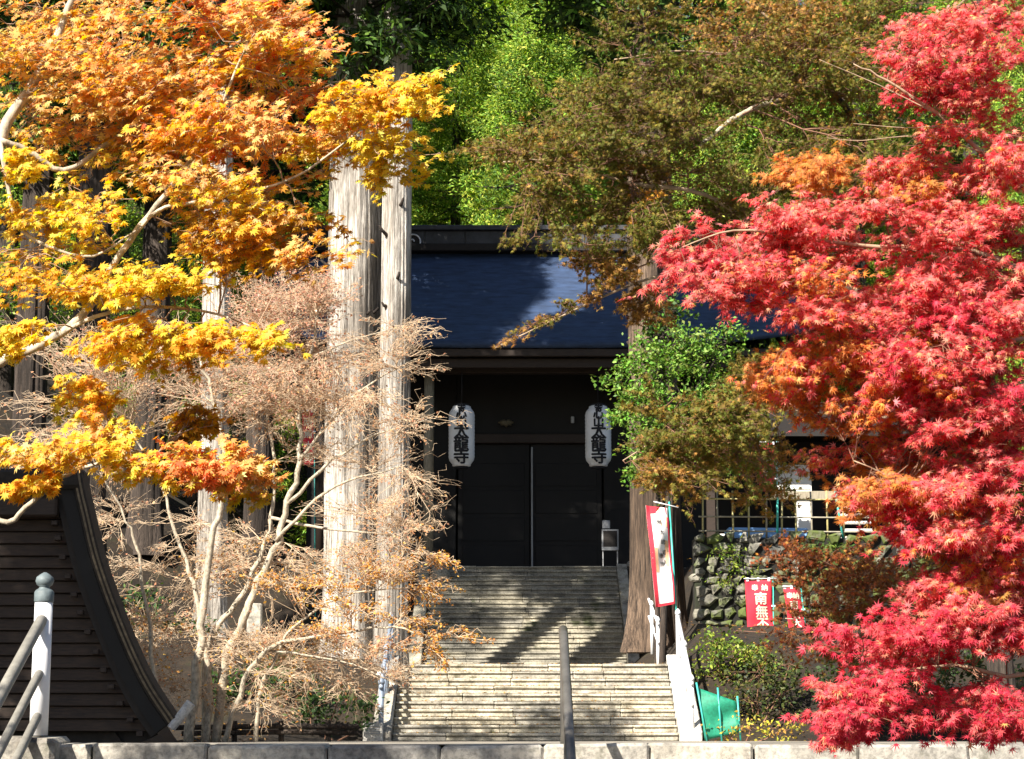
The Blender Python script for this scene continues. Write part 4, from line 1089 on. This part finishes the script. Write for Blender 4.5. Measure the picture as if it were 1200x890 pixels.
leafy_plant('evergreen_tree', 'dark green tree glimpsed above the red maple tip, beside the temple roof edge', 770,
            [(790, 365, 30, 20), (780, 395, 32, 20), (760, 380, 24, 16)], DIAMOND, .14, DGREEN + BG[:1], M_GLOSSLEAF, 47.0, 300, seed=52, cat='tree', twig_r=.025, bark=M_BARK_D, fork=(772, 430))
YG = [(.20, .26, .03), (.13, .20, .025), (.08, .14, .02), (.28, .32, .05)]
leafy_plant('shrub', 'round yellow-green shrub at the foot of the big cedar beside the white kerb', 850, [(838, 755, 28, 20), (866, 768, 36, 26), (838, 790, 24, 20), (890, 775, 26, 20)],
            DIAMOND, .10, YG, M_GLOSSLEAF, 40.8, 460, seed=53)
leafy_plant('shrub', 'dark open shrub with bare lower stems below the red banners', 890, [(890, 790, 40, 28), (915, 815, 34, 26), (880, 820, 36, 22), (925, 780, 26, 22)],
            DIAMOND, .10, [(.05, .075, .02), (.08, .10, .025), (.035, .05, .015), (.12, .12, .03)], M_GLOSSLEAF, 39.6, 300, seed=54)
leafy_plant('low_plant', 'low yellow leafy plant on the ground by the green net', 868, [(850, 858, 22, 10), (880, 852, 28, 9), (915, 856, 26, 9)],
            DIAMOND, .09, [(.5, .42, .06), (.35, .34, .05), (.55, .34, .08)], M_LEAFDULL, 37.5, 420, seed=55, cat='plant')
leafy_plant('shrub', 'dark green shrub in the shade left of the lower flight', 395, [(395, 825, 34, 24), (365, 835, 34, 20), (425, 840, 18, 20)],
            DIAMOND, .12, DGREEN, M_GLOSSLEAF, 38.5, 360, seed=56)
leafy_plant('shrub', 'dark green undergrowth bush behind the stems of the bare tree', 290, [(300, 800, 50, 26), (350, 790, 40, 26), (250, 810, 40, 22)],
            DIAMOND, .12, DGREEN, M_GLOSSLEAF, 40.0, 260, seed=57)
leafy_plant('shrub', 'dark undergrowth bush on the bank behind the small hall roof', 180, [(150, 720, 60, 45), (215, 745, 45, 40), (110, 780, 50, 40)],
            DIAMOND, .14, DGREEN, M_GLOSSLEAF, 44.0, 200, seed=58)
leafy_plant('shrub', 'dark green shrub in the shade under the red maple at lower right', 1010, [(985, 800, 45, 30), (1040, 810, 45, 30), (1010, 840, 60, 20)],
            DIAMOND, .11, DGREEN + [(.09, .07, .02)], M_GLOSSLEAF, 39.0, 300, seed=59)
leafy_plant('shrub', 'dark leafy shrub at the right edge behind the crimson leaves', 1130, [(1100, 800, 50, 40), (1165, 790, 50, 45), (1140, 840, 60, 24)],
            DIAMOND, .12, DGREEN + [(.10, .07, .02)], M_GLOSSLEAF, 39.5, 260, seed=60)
leafy_plant('shrub', 'mossy green bush against the foot of the rubble wall beside the narrow banner', 955, [(950, 728, 22, 18), (960, 745, 26, 14)],
            DIAMOND, .10, YG, M_GLOSSLEAF, 45.6, 360, seed=62)
leafy_plant('wall_plant', 'yellow-green moss and ferns hanging on the rubble wall above the wide red banner', 862, [(850, 648, 20, 10), (868, 664, 22, 12), (852, 684, 16, 8)],
            BLADE, .12, YG, M_GLOSSLEAF, 46.72, 520, seed=63, cat='plant', twig_r=.004, rooted=False)
leafy_plant('wall_plant', 'dull green ferns on top of the rubble wall near the russet maple', 965, [(950, 640, 24, 8), (985, 646, 24, 9)],
            BLADE, .12, YG[1:3] + DGREEN, M_GLOSSLEAF, 46.72, 520, seed=64, cat='plant', twig_r=.004, rooted=False)
leafy_plant('shrub', 'dark undergrowth along the foot of the rubble wall below the red banners', 900, [(850, 748, 26, 12), (890, 762, 30, 14), (930, 764, 30, 14), (960, 768, 30, 14)],
            DIAMOND, .11, DGREEN + YG[2:3] + [(.10, .06, .02)], M_GLOSSLEAF, 44.4, 380, seed=65)
RU = {'r': ([(.26, .06, .02), (.20, .07, .02), (.32, .09, .03), (.16, .06, .018)], [2, 2, 1, 2]), 'g': ([(.30, .20, .04), (.16, .15, .03)], [1, 1]), 'o': ([(.5, .22, .04)], [1])}
d = 37.0; bx = P(1010, 820, d)[0]; zz = float(hgt(bx, d))
ru = Maple('small_maple_tree', (bx, d, zz), 'small russet maple in shade between the red banners and the red maple', seed=61)
ru.limb([(bx, d, zz - .05)] + PP([(1012, 790), (1005, 740), (1000, 690)], d), .05, .03, M_MAPLEBARK, 'trunk', 8)
ru.limb(PP([(1010, 760), (960, 730), (920, 725)], d), .02, .008, M_MAPLEBARK); ru.limb(PP([(1005, 740), (1060, 700), (1110, 680)], d), .02, .008, M_MAPLEBARK)
kw = dict(n1=11, n2=6, nl=7, r0=.012, twig_r=.003, dd=.6)
region(ru, 930, 650, 1060, 700, d, ['r', 'r', 'o'], 9, w=50, h=16, **kw)
region(ru, 930, 700, 1060, 770, d, ['r', 'r', 'g'], 10, w=48, h=16, **kw)
region(ru, 1050, 660, 1150, 740, d, ['r', 'o', 'g'], 9, w=50, h=16, **kw)
ru.finish(MAPLE_FAR, .075, RU, M_TWIGRED, M_LEAFDULL, rand=.8, sun_bias=.3)

# ------------------------------------------------------------------ right side: rubble wall, fence, shed, banners
wx0, wx1 = 4.55, 13.5; wz0, wz1 = 1.35, zat(628, WALL_Y, 900)
wl = empty('rubble_wall', ((wx0 + wx1) / 2, WALL_Y, wz0), 'mossy rubble stone retaining wall below the bamboo fence', 'wall')
box_obj('wall_core', (wx0, WALL_Y, wz0 - .5), (wx1, WALL_Y + .5, wz1 - .06), M_MORTAR, wl, .03)
z = wz0
while z < wz1 - .1:
    hrow = rng.uniform(.19, .34); x = wx0 + rng.uniform(-.15, .1)
    while x < wx1:
        w = rng.uniform(.24, .56)
        n = int(rng.integers(6, 9)); a = np.sort(rng.uniform(0, 6.283, n) * .25 + np.arange(n) * 6.283 / n * .75 + .0)
        cx, cz = x + w / 2, z + hrow / 2 + rng.normal(0, .035)
        rr = rng.uniform(.84, 1.02, n)
        ca, sa = np.cos(a), np.sin(a); k = (np.abs(ca) ** 4 + np.abs(sa) ** 4) ** -.25
        ox = ca * k * rr * w * .54; oz = sa * k * rr * hrow * .56
        pr = rng.uniform(.05, .16)
        V0 = np.stack([cx + ox, np.full(n, WALL_Y + .12), cz + oz], -1)
        V1 = np.stack([cx + ox * .97, np.full(n, WALL_Y - pr * .45), cz + oz * .97], -1)
        V2 = np.stack([cx + ox * .6, WALL_Y - pr + rng.normal(0, .015, n), cz + oz * .6], -1)
        Ff = [[i, (i+1) % n, n + (i+1) % n, n + i] for i in range(n)] + [[n + i, n + (i+1) % n, 2*n + (i+1) % n, 2*n + i] for i in range(n)] + [[2*n + i for i in range(n)]]
        mesh_obj('wall_stone', np.concatenate([V0, V1, V2]), Ff, M_RUBBLE, wl)
        x += w + rng.uniform(0, .03)
    z += hrow * .98
# bamboo fence on the wall
fz0, fz1 = wz1 + .02, zat(577, WALL_Y + .25, 900)
fe = empty('bamboo_fence', (8.5, WALL_Y + .25, fz0), 'open lattice fence of bamboo canes along the top of the rubble wall', 'fence')
x = 4.8; k = 0
while x < 12.5:
    m = (M_BAMBOO, M_BAMBOOOLD)[k % 3 == 1]
    tube_obj('upright_cane', [(x, WALL_Y + .25, wz1 - .25), (x + rng.normal(0, .015), WALL_Y + .25, fz1 + rng.uniform(-.05, .05))], [.028, .024], m, fe, 7)
    x += .395 + rng.normal(0, .015); k += 1
for z in (fz0 + .12, fz0 + .48, fz1 - .17):
    tube_obj('cross_cane', [(4.7, WALL_Y + .21, z), (8.5, WALL_Y + .205, z - .03), (12.6, WALL_Y + .21, z - .06)], [.022, .02, .018], M_BAMBOO if z > fz0 + .6 else M_BAMBOOOLD, fe, 7)
for (pa, pb) in (((911, 580), (911, 625)), ((978, 572), (988, 632))):
    tube_obj('green_stake', [P(*pb, WALL_Y + .12), P(*pa, WALL_Y + .12)], .03, M_TEAL, fe, 7)
# white shed behind the fence
sh = empty('white_shed', (8.0, 50.6, 4.05), 'small white-walled shed behind the bamboo fence', 'shed')
sz = 4.0; yS = 50.5
def sx(px): return P(px, 600, yS)[0]
def sz_(py): return P(930, py, yS)[2]
box_obj('back_wall', (sx(840), yS + 2.2, sz), (sx(1130), yS + 2.4, sz_(505)), M_TEMPLEWALL, sh)
for (a, b) in ((828, 838), (1036, 1046)): box_obj('post', (sx(a), yS - .1, sz), (sx(b), yS + .1, sz_(512)), M_BROWNWOOD, sh, .01)
box_obj('wall_panel', (sx(934), yS, sz), (sx(952), yS + .12, sz_(560)), M_PLASTER, sh, .01)
box_obj('wall_panel', (sx(910), yS - .02, sz_(574)), (sx(950), yS + .1, sz_(545)), M_PLASTER, sh, .01)
box_obj('lintel', (sx(905), yS - .06, sz_(586)), (sx(1040), yS + .1, sz_(576)), M_PALEWOOD, sh, .01)
for k in range(6):
    zc = sz_(632 - k * 9)
    box_obj('shelf_board', (sx(986), yS - .02, zc), (sx(1022), yS + .2, zc + .07), M_PLASTER, sh, .01)
box_obj('wall_base', (sx(840), yS - .05, sz), (sx(905), yS + .1, sz_(626)), M_PLASTER, sh, .01)
Vs = [(sx(800), yS - 1.2, sz_(512)), (sx(1160), yS - 1.2, sz_(512)), (sx(1160), yS + 1.4, sz_(462)), (sx(800), yS + 1.4, sz_(462)), (sx(1160), yS + 3.2, sz_(505)), (sx(800), yS + 3.2, sz_(505))]
Vs = [np.array(q) for q in Vs]; Vs2 = [q - (0, 0, .15) for q in Vs]
mesh_obj('roof', Vs + Vs2, [[0, 1, 2, 3], [3, 2, 4, 5], [9, 8, 7, 6], [11, 10, 8, 9], [0, 6, 7, 1], [5, 4, 10, 11], [1, 7, 8, 2], [2, 8, 10, 4], [0, 3, 9, 6], [3, 5, 11, 9]], M_DARKWOOD, sh)
# pale blue sheet lying along the wall top
Vv, Ff = cbox((P(852, 622, 48.2)[0], 47.9, 4.06), (P(945, 622, 48.2)[0], 48.6, zat(620, 48.2, 900)), .03, .02)
o = mesh_obj('folded_sheet', Vv, Ff, M_BLUETARP); tag(o, 'pale blue folded sheet on top of the rubble wall behind the bamboo', 'sheet')

def banner_cloth(p_top_l, p_top_r, p_bot_l, p_bot_r, nz=26, nx=9, wave=.025, ph=0.0, fold=1.0):
    V = []
    A, B, C, D = (np.array(k, float) for k in (p_top_l, p_top_r, p_bot_l, p_bot_r))
    for j in range(nz + 1):
        t = j / nz
        for i in range(nx + 1):
            s = i / nx
            q = (A * (1 - s) + B * s) * (1 - t) + (C * (1 - s) + D * s) * t
            q = q + np.array([0, wave * math.sin(5 * s + 3 * t * 2 + ph) + wave * .7 * math.sin(11 * t + ph + 2 * s) * fold, 0])
            V.append(q)
    Fc = [[j*(nx+1)+i, (j+1)*(nx+1)+i, (j+1)*(nx+1)+i+1, j*(nx+1)+i+1] for j in range(nz) for i in range(nx)]
    def at(s, t):
        q = (A * (1 - s) + B * s) * (1 - t) + (C * (1 - s) + D * s) * t
        return q + np.array([0, wave * math.sin(5 * s + 3 * t * 2 + ph) + wave * .7 * math.sin(11 * t + ph + 2 * s) * fold, 0])
    return np.array(V), Fc, at
def nobori(label, corners, d, chars, small, pole_px, ph, tag_mark=True, foot=None):
    tl, tr, bl, br = (P(*c, d) for c in corners)
    gz = float(hgt(pole_px[0][0], d)) if False else None
    pt, pb = P(*pole_px[0], d + .02), P(*pole_px[1], d + .02)
    gx = pb[0]; ground_z = float(hgt(gx, d + .02))
    dirv = (pb - pt) / np.linalg.norm(pb - pt)
    if pb[2] > ground_z - .1: pb = pb + dirv * ((pb[2] - ground_z + .15) / max(.2, -dirv[2]))
    e = empty('banner', (gx, d, ground_z), label, 'banner', 'upright votive banners')
    Vv, Ff, at = banner_cloth(tl, tr, bl, br, ph=ph)
    cl = mesh_obj('cloth', Vv, Ff, M_RED, e, True)
    cl.modifiers.new('thickness', 'SOLIDIFY').thickness = .004
    tube_obj('pole', [pb, pt + (0, 0, .03)], .016, M_TEAL, e, 7)
    ax = nrm(tr - tl)
    tube_obj('cross_bar', [tl - ax * .03 + (0, -.01, .035), tr + ax * .14 + (0, -.01, .035)], .011, M_WHITE, e, 6)
    for s in (.1, .5, .9):
        q = at(s, 0); box_obj('loop', q + (-.03, -.016, -.03), q + (.03, -.006, .06), M_WHITE, e, .003)
    for t in (.38, .74):
        q = at(1, t); box_obj('loop', q + (-.03, -.016, -.02), q + (.07, -.006, .02), M_WHITE, e, .003)
    W = np.linalg.norm(tr - tl); H = np.linalg.norm(bl - tl)
    def put(ch, s, t, size, mat=M_CREAMINK):
        gv, gf = glyph(ch, size)
        if not len(gv): return
        gv, gf = embolden(gv, gf, size * .03)
        V = np.array([at(s + v[0] / W, t - v[1] / H) + (0, -.008 - v[2], 0) for v in gv])
        mesh_obj('lettering', V, gf, mat, e)
    for ch, s, t in small: put(ch, s, t, .15)
    for ch, s, t, size in chars: put(ch, s, t, size)
    if tag_mark:
        q = at(.26, .93); box_obj('name_tag', q + (-.05, -.012, -.12), q + (.05, -.006, .12), M_CREAMINK, e, .002)
    return e
nobori('wide red votive banner with white characters and teal pole before the rubble wall', [(873, 680), (904, 680), (877, 760), (908, 760)], 45.8,
       [('南', .56, .27, .29), ('無', .58, .46, .29), ('不', .6, .64, .28), ('動', .6, .82, .28)], [('奉', .36, .11), ('納', .72, .11)], [(906, 678), (907, 790)], 0.3)
nobori('narrow leaning dark red votive banner right of the wider red one', [(918, 689), (937, 689), (927, 756), (946, 756)], 45.2,
       [('南', .52, .30, .2), ('無', .54, .46, .2), ('大', .56, .62, .2), ('師', .58, .78, .2)], [('奉', .32, .14), ('納', .7, .14)], [(938, 686), (950, 790)], 1.7)
nobori('small red banner hanging behind the bare tree left of the thick cedar', [(354, 482), (367, 482), (356, 545), (368, 545)], 56.0,
       [('南', .5, .2, .26), ('無', .5, .42, .26), ('大', .5, .64, .26), ('師', .5, .86, .26)], [], [(368, 478), (369, 640)], 2.2, False)
nobori('red banner edge showing above the bamboo fence beside the shed', [(888, 520), (908, 520), (890, 576), (909, 576)], 48.6, [('南', .5, .3, .26), ('無', .5, .6, .26)], [], [(910, 517), (911, 640)], .9, False)

# tall white and red banner in the sun
d = 44.0
e = empty('banner', P(789, 800, d) * np.array([1, 1, 0]) + np.array([0, 0, float(hgt(P(789, 700, d)[0], d))]), 'tall curling white banner with red border in bright sun by the cedar', 'banner', 'upright votive banners')
Vv, Ff, at = banner_cloth(P(757, 592, d), P(782, 596, d), P(768, 712, d), P(791, 708, d), 30, 12, .085, .5)
cl = mesh_obj('cloth', Vv, Ff, M_BANNERWHITE, e, True); cl.modifiers.new('thickness', 'SOLIDIFY').thickness = .004
def strip(name, s0, s1, t0, t1, mat, off=.012, n=20):
    V = []; 
    for j in range(n + 1):
        t = t0 + (t1 - t0) * j / n
        V += [at(s0, t) - (0, off, 0), at(s1, t) - (0, off, 0)]
    return mesh_obj(name, V, [[2*j, 2*j+2, 2*j+3, 2*j+1] for j in range(n)], mat, e, True)
strip('red_border', 0, .2, 0, 1, M_RED); strip('red_border', .93, 1, .1, 1, M_RED); strip('red_border', .14, .92, 0, .07, M_RED); strip('red_border', .14, .92, .975, 1, M_RED, n=4)
strip('tan_print', .22, .36, .42, .66, M_BANNERTAN, n=8); strip('tan_print', .74, .9, .34, .6, M_BANNERTAN, n=8); strip('tan_print', .6, .9, .08, .2, M_BANNERTAN, n=6)
for s, ts in ((.55, (.16, .26, .36, .46, .56)), (.35, (.5, .58))):
    for t in ts:
        gv, gf = glyph('南無大師遍'[int(t * 10) % 5], .12, .01)
        if len(gv): mesh_obj('lettering', np.array([at(s + v[0] / .5 + (t - .16) * .55, t - v[1] / 2.4) - (0, .016, 0) for v in gv]), gf, M_INK, e)
pt = P(784, 588, d + .03); pb = P(797, 800, d + .03); pb[2] = float(hgt(pb[0], d)) - .1
tube_obj('pole', [pb, pt], .022, M_TEAL, e, 8)
tube_obj('cross_bar', [P(766, 588, d), P(795, 595, d)], .014, M_WHITE, e, 6)

# ------------------------------------------------------------------ railings
def railing(name, label, path, posts, heights, rp, rr, mat_post, mat_rail, ends=True):
    """path: foot points along the run (A to B); rails at the given heights"""
    A, B = np.array(path[0], float), np.array(path[1], float)
    e = empty(name, A, label, 'handrail')
    for t in posts:
        q = A + (B - A) * t; tube_obj('post', [q - (0, 0, .25), q + (0, 0, heights[0] + .03)], rp, mat_post, e, 12)
        Vv, Ff = lathe([(rp * 1.25, 0), (rp * 1.3, .05), (rp * .8, .1), (rp * .2, .13)], q + (0, 0, heights[0] + .03), 12); mesh_obj('post_cap', Vv, Ff, mat_post, e, True)
    for h in heights: tube_obj('rail', [A + (0, 0, h), B + (0, 0, h)], rr, mat_rail, e, 10)
    return e
sl_ = lambda y: LOW_Z + .2 + (y - (LOW_Y - .25)) * (LAND_Z + .24 - LOW_Z - .2) / (LAND_Y + .3 - LOW_Y + .25)
railing('stair_railing', 'white painted steel railing on the right kerb of the lower flight', [(XC + 3.22, LOW_Y - .2, sl_(LOW_Y - .2)), (XC + 3.22, LAND_Y + .2, sl_(LAND_Y + .2))], (.03, .5, .97), (.92, .5), .05, .038, M_WHITE, M_WHITE)
railing('stair_railing', 'white railing rising beside the big cedar behind the tall banner', [(P(772, 780, 46)[0], 46, LAND_Z + .1), (P(753, 700, 52)[0], 52.5, LAND_Z + 1.6)], (.02, .35, .68, .98), (.95, .5), .045, .035, M_WHITE, M_WHITE)
railing('stair_railing', 'blue-grey steel railing on the left kerb of the lower flight', [(XC - 3.12, LOW_Y - .2, sl_(LOW_Y - .2)), (XC - 3.12, LAND_Y + .2, sl_(LAND_Y + .2))], (.03, .5, .97), (.85, .45), .055, .045, M_STEELBLUE, M_STEELBLUE)
# white box and lamp by the left railing
q = P(437, 857, 38.7); o = empty('meter_box', (q[0], 38.7, LOW_Z), 'small pale box at the foot of the left stair railing', 'box')
box_obj('case', (q[0] - .2, 38.66, LOW_Z - .02), (q[0] + .2, 38.9, q[2] + .17), M_PALE, o, .02)
for k in range(4): box_obj('slot', (q[0] - .14, 38.645, q[2] - .06 + k * .05), (q[0] + .14, 38.658, q[2] - .04 + k * .05), M_GREYMETAL, o, .003)
q = P(448, 797, 41.6); o = empty('lamp_post', (q[0], 41.6, LAND_Z - .1), 'small white lamp on the left kerb at the landing edge', 'lamp')
tube_obj('post', [(q[0], 41.6, LAND_Z - .1), (q[0], 41.6, q[2] + .35)], .035, M_STEELBLUE, o, 8)
Vv, Ff = lathe([(.05, -.22), (.13, -.2), (.15, .1), (.1, .2), (.03, .26)], q, 14); mesh_obj('lamp_head', Vv, Ff, M_WHITE, o, True)

# centre handrail of the nearest steps
hx = P(660, 740, 17.2)[0]
e = empty('centre_handrail', (hx, NEAR_Y + .2, NEAR_Z), 'thick dark steel handrail running down the middle of the nearest steps', 'handrail')
top = np.array([hx, 17.2, zat(738, 17.2, 660)]); slope = RISE / .3
th = np.linspace(0, math.pi / 2, 5)
tube_obj('rail', [top + (0, .05, -.03), top + (0, .02, 0)] + [top + (0, -t_, -t_ * slope) for t_ in (.1, .6, 1.2, 2.4)], [.036, .042, .042, .042, .042, .042], M_STEELDARK, e, 16)
for t_ in (.0, 1.15, 2.3):
    q = top + (0, -t_, -t_ * slope); gz = NEAR_Z - math.ceil(max(0, t_ - .2) / .3) * RISE
    tube_obj('post', [(q[0], q[1], gz - .1), q], .032, M_STEELDARK, e, 14)
# left handrail of the nearest steps with bronze-topped white post
pq = P(45, 862, 17.1); pz = pq[2]
e = empty('post_block', (pq[0], 17.1, NEAR_Z - .5), 'weathered dark stone block under the white railing post', 'stone block')
bo = box_obj('block', (pq[0] - .42, 16.75, NEAR_Z - .8), (pq[0] + .22, 17.45, pz), M_KERB, e, .04, .01)
e = empty('post_railing', (pq[0], 17.1, pz), 'white railing post with bronze onion cap and sloping rails at lower left', 'handrail')
ph_ = zat(706, 17.1, 48) - pz
def white_post(c, z0, h):
    Vv, Ff = lathe([(.082, 0), (.082, h * .5), (.08, h)], (c[0], c[1], z0), 20); p = mesh_obj('post', Vv, Ff, M_WHITE, e, True)
    Vv, Ff = lathe([(.084, 0), (.088, .01), (.088, .09), (.082, .1), (.074, .11), (.05, .125), (.045, .14), (.07, .155), (.083, .19), (.075, .225), (.045, .25), (.012, .27)], (c[0], c[1], z0 + h), 20)
    mesh_obj('onion_cap', Vv, Ff, M_FINIAL, p, True)
white_post((pq[0], 17.1), pz, ph_)
c2 = np.array([pq[0], 15.0]); z2 = pz - 2.1 * slope
white_post(c2, z2 - .3, ph_ + .3)
for f, r in ((.90, .052), (.50, .04), (.18, .04)):
    a = np.array([pq[0], 17.16, pz + ph_ * f + .02]); b = np.array([pq[0], 14.0, pz + ph_ * f + .02 - 3.16 * slope])
    tube_obj('rail', [a, b], r, M_RAILWOOD, e, 12)

# ------------------------------------------------------------------ small hall, lower left (its curved gable end)
d = 26.0
outer = [(97, 552), (101, 575), (107, 600), (119, 650), (136, 700), (158, 755), (180, 800), (207, 841)]
oc = smooth_path([P(x, y, d) for x, y in outer], 5)
tan = nrm(np.gradient(oc, axis=0)); nor = np.stack([-tan[:, 2], 0 * tan[:, 0], tan[:, 0]], -1)   # points to the lower left
nor = np.where((nor[:, 0:1] > 0), -nor, nor)
hall = empty('small_hall', (-7.2, 28, -3.0), 'small dark hall with sweeping curved gable roof at lower left', 'hall')
def band(name, o0, o1, y0, y1, mat, parent=hall):
    a = oc + nor * o0; b = oc + nor * o1; n = len(oc)
    V = np.concatenate([a + (0, y0 - d, 0), b + (0, y0 - d, 0), b + (0, y1 - d, 0), a + (0, y1 - d, 0)])
    Fc = []
    for i in range(n - 1):
        for k in range(4):
            k2 = (k + 1) % 4
            Fc.append([k*n + i, k2*n + i, k2*n + i + 1, k*n + i + 1])
    Fc += [[0, n, 2*n, 3*n][::-1], [n-1, 2*n-1, 3*n-1, 4*n-1]]
    return mesh_obj(name, V, Fc, mat, parent, False)
rf = band('roof', 0, .16, d + .02, d + .32, M_BARKROOF)
band('main_roof', .85, 1.05, d + .33, d + 4.4, M_BARKROOF)
for k in range(5): band('roof_layer', .0 + .034 * k, .030 + .034 * k, d - .10 + .03 * k, d + .015, M_BARKROOF_L if k in (1, 3) else M_BARKROOF, rf)
band('barge_board', .18, .36, d + .06, d + .2, M_TEMPLEWALL)
band('barge_board', .365, .46, d + .16, d + .28, M_DARKWOOD)
# gable boards
inner = oc + nor * .42
lines = np.linspace(inner[1][2], inner[-1][2] + .05, 21)
for k in range(len(lines) - 1):
    za, zb = lines[k + 1], lines[k]; zm = (za + zb) / 2
    xr = float(np.interp(-zm, -inner[:, 2], inner[:, 0]))
    Vv, Ff = cbox((-10.2, d + .26, za + .004), (xr, d + .36, zb - .004), .008)
    for q in Vv:
        if q[2] < zm: q[1] -= .035
    mesh_obj('gable_board', Vv, Ff, M_HALLWOOD, hall)
bk = [(-10.2, inner[0][2]), (-10.2, -3.0)] + [(q[0], q[2]) for q in (oc + nor * .4)[::-1]]
nb = len(bk)
mesh_obj('gable_backing', [(a, d + .42, c) for a, c in bk] + [(a, d + .52, c) for a, c in bk], [list(range(nb)), list(range(nb, 2 * nb))[::-1]] + [[i, (i + 1) % nb, nb + (i + 1) % nb, nb + i][::-1] for i in range(nb)], M_DARKWOOD, hall)
qa = P(66, 592, d); box_obj('tie_beam', (-10.3, d + .02, qa[2] - .16), (qa[0], d + .24, qa[2] + .12), M_BROWNWOOD, hall, .03)
for i in range(4, len(oc) - 1, 2):
    q = oc[i] + nor[i] * .54
    box_obj('purlin_end', q + (-.06, -(-.10), -.035), q + (.03, .20, .035), M_BROWNWOOD, hall, .01)
box_obj('ridge', (-10.3, d - .05, oc[0][2] - .25), (oc[0][0] + .02, d + .3, oc[0][2] + .03), M_BARKROOF, hall, .05)
box_obj('ridge_back', (-10.3, d + .31, oc[0][2] - .6), (oc[0][0] - .9, d + 4.5, oc[0][2] - .1), M_BARKROOF, hall, .05)
box_obj('wall', (-10.2, d + .9, -3.0), (-5.6, d + 3.6, -.9), M_DARKWOOD, hall)
# end ornament
q = P(214, 836, d)
V1, F1 = tube([q + (-.14, -.05, -.20), q + (.12, -.05, .14)], [.06, .07], 12)
o = mesh_obj('roof_end_ornament', V1, F1, M_PALE, hall)
# pale marker stones and low rails behind
q = P(191, 850, 31.0); o = box_obj('marker_post', (q[0] - .11, 30.9, q[2] - .5), (q[0] + .11, 31.1, q[2] + .18), M_STEP, None, .03, .01); tag(o, 'short square stone post beside the tip of the curved roof', 'stone post')
q = P(299, 722, 46); gz = float(hgt(q[0], 46)); o = box_obj('stone_pillar', (q[0] - .17, 45.8, gz - .1), (q[0] + .17, 46.1, zat(708, 46, 299)), M_KERB, None, .03, .01); tag(o, 'upright grey stone pillar behind the stems of the bare tree', 'stone pillar')
e = empty('low_fence', (P(300, 860, 33)[0], 33.0, float(hgt(-4.5, 33))), 'low rustic log rail along the foot of the left bank', 'fence')
for k, py in enumerate((851, 858)):
    tube_obj('rail', [P(205 + 8*k, py + 2, 33), P(330, py, 33), P(420, py + 1, 33)], .045, M_BARK_D, e, 8, .06)
for px in (225, 275, 330, 385): tube_obj('post', [P(px, 845, 33.05), P(px, 845, 33.05) * (1, 1, 0) + (0, 0, float(hgt(P(px, 845, 33)[0], 33)) - .1)], .05, M_BARK_D, e, 8, .05)

# green net by the right kerb
d = 37.6
e = empty('garden_net', (P(842, 850, d)[0], d, LOW_Z), 'green garden net on stakes beside the white kerb', 'net')
tl, tr, bl, br = P(817, 806, d), P(862, 822, d), P(826, 868, d), P(868, 858, d)
Vv, Ff, at = banner_cloth(tl, tr, bl, br, 12, 10, .03, 1.0)
cl = mesh_obj('mesh_sheet', Vv, Ff, M_NET, e, True); cl.modifiers.new('thickness', 'SOLIDIFY').thickness = .01
for (a, b) in (((816, 800), (829, 872)), ((841, 806), (846, 870)), ((864, 816), (868, 868))):
    tube_obj('stake', [P(*b, d - .03), P(*a, d - .03)], .02, M_TEAL, e, 6)

# ------------------------------------------------------------------ fallen leaves
def litter(name, label, n, fx, seed, cols, size=.05):
    rn = np.random.default_rng(seed); pos = fx(rn, n)
    m = len(pos); nv = nrm(rn.normal(0, .28, (m, 3)) + (0, 0, 1)); tv = nrm(rn.normal(size=(m, 3)) * (1, 1, .1))
    o = link_mesh(name, leaves_mesh(name, MAPLE_FAR, pos, nv, tv, size * rn.uniform(.6, 1.2, m), palette(m, cols, None, .3, rn)), M_LEAFDULL)
    tag(o, label, 'leaves', kind='stuff')
LC = [(.30, .16, .05), (.42, .22, .05), (.20, .10, .04), (.5, .32, .08)]
def on_low(rn, n):
    i = rn.integers(0, 10, n); x = rn.uniform(XC - 2.85, XC + 2.85, n); y = LOW_Y + i * RUN + .03 + .2 * rn.random(n) ** 2.2
    return np.stack([x, y, LOW_Z + (i + 1) * RISE + .02 + 0 * x], -1)
litter('fallen_leaves', 'brown fallen leaves scattered over the lower stone steps', 1500, on_low, 71, LC)
def on_ground(rn, n):
    x = rn.uniform(-12, 12, n); y = rn.uniform(28, 56, n)
    k = (np.abs(x - XC) > 3.7) & ((y > LOW_Y) | (x < -4.6) | ((x > 4) & (y > LOW_Y - 1.4)))
    k &= ~((x < -4.2) & (y < 31.5))
    x, y = x[k], y[k]
    z = np.where((y < LOW_Y - 1.6) & (x > -4.4), np.interp(y, [NEAR_Y + .36, LOW_Y], [NEAR_Z, LOW_Z]) + .03, hgt(x, y) + .05)
    return np.stack([x, y, z], -1)
litter('fallen_leaves', 'brown fallen leaves covering the soil beside the stairs', 9000, on_ground, 72, LC, .07)
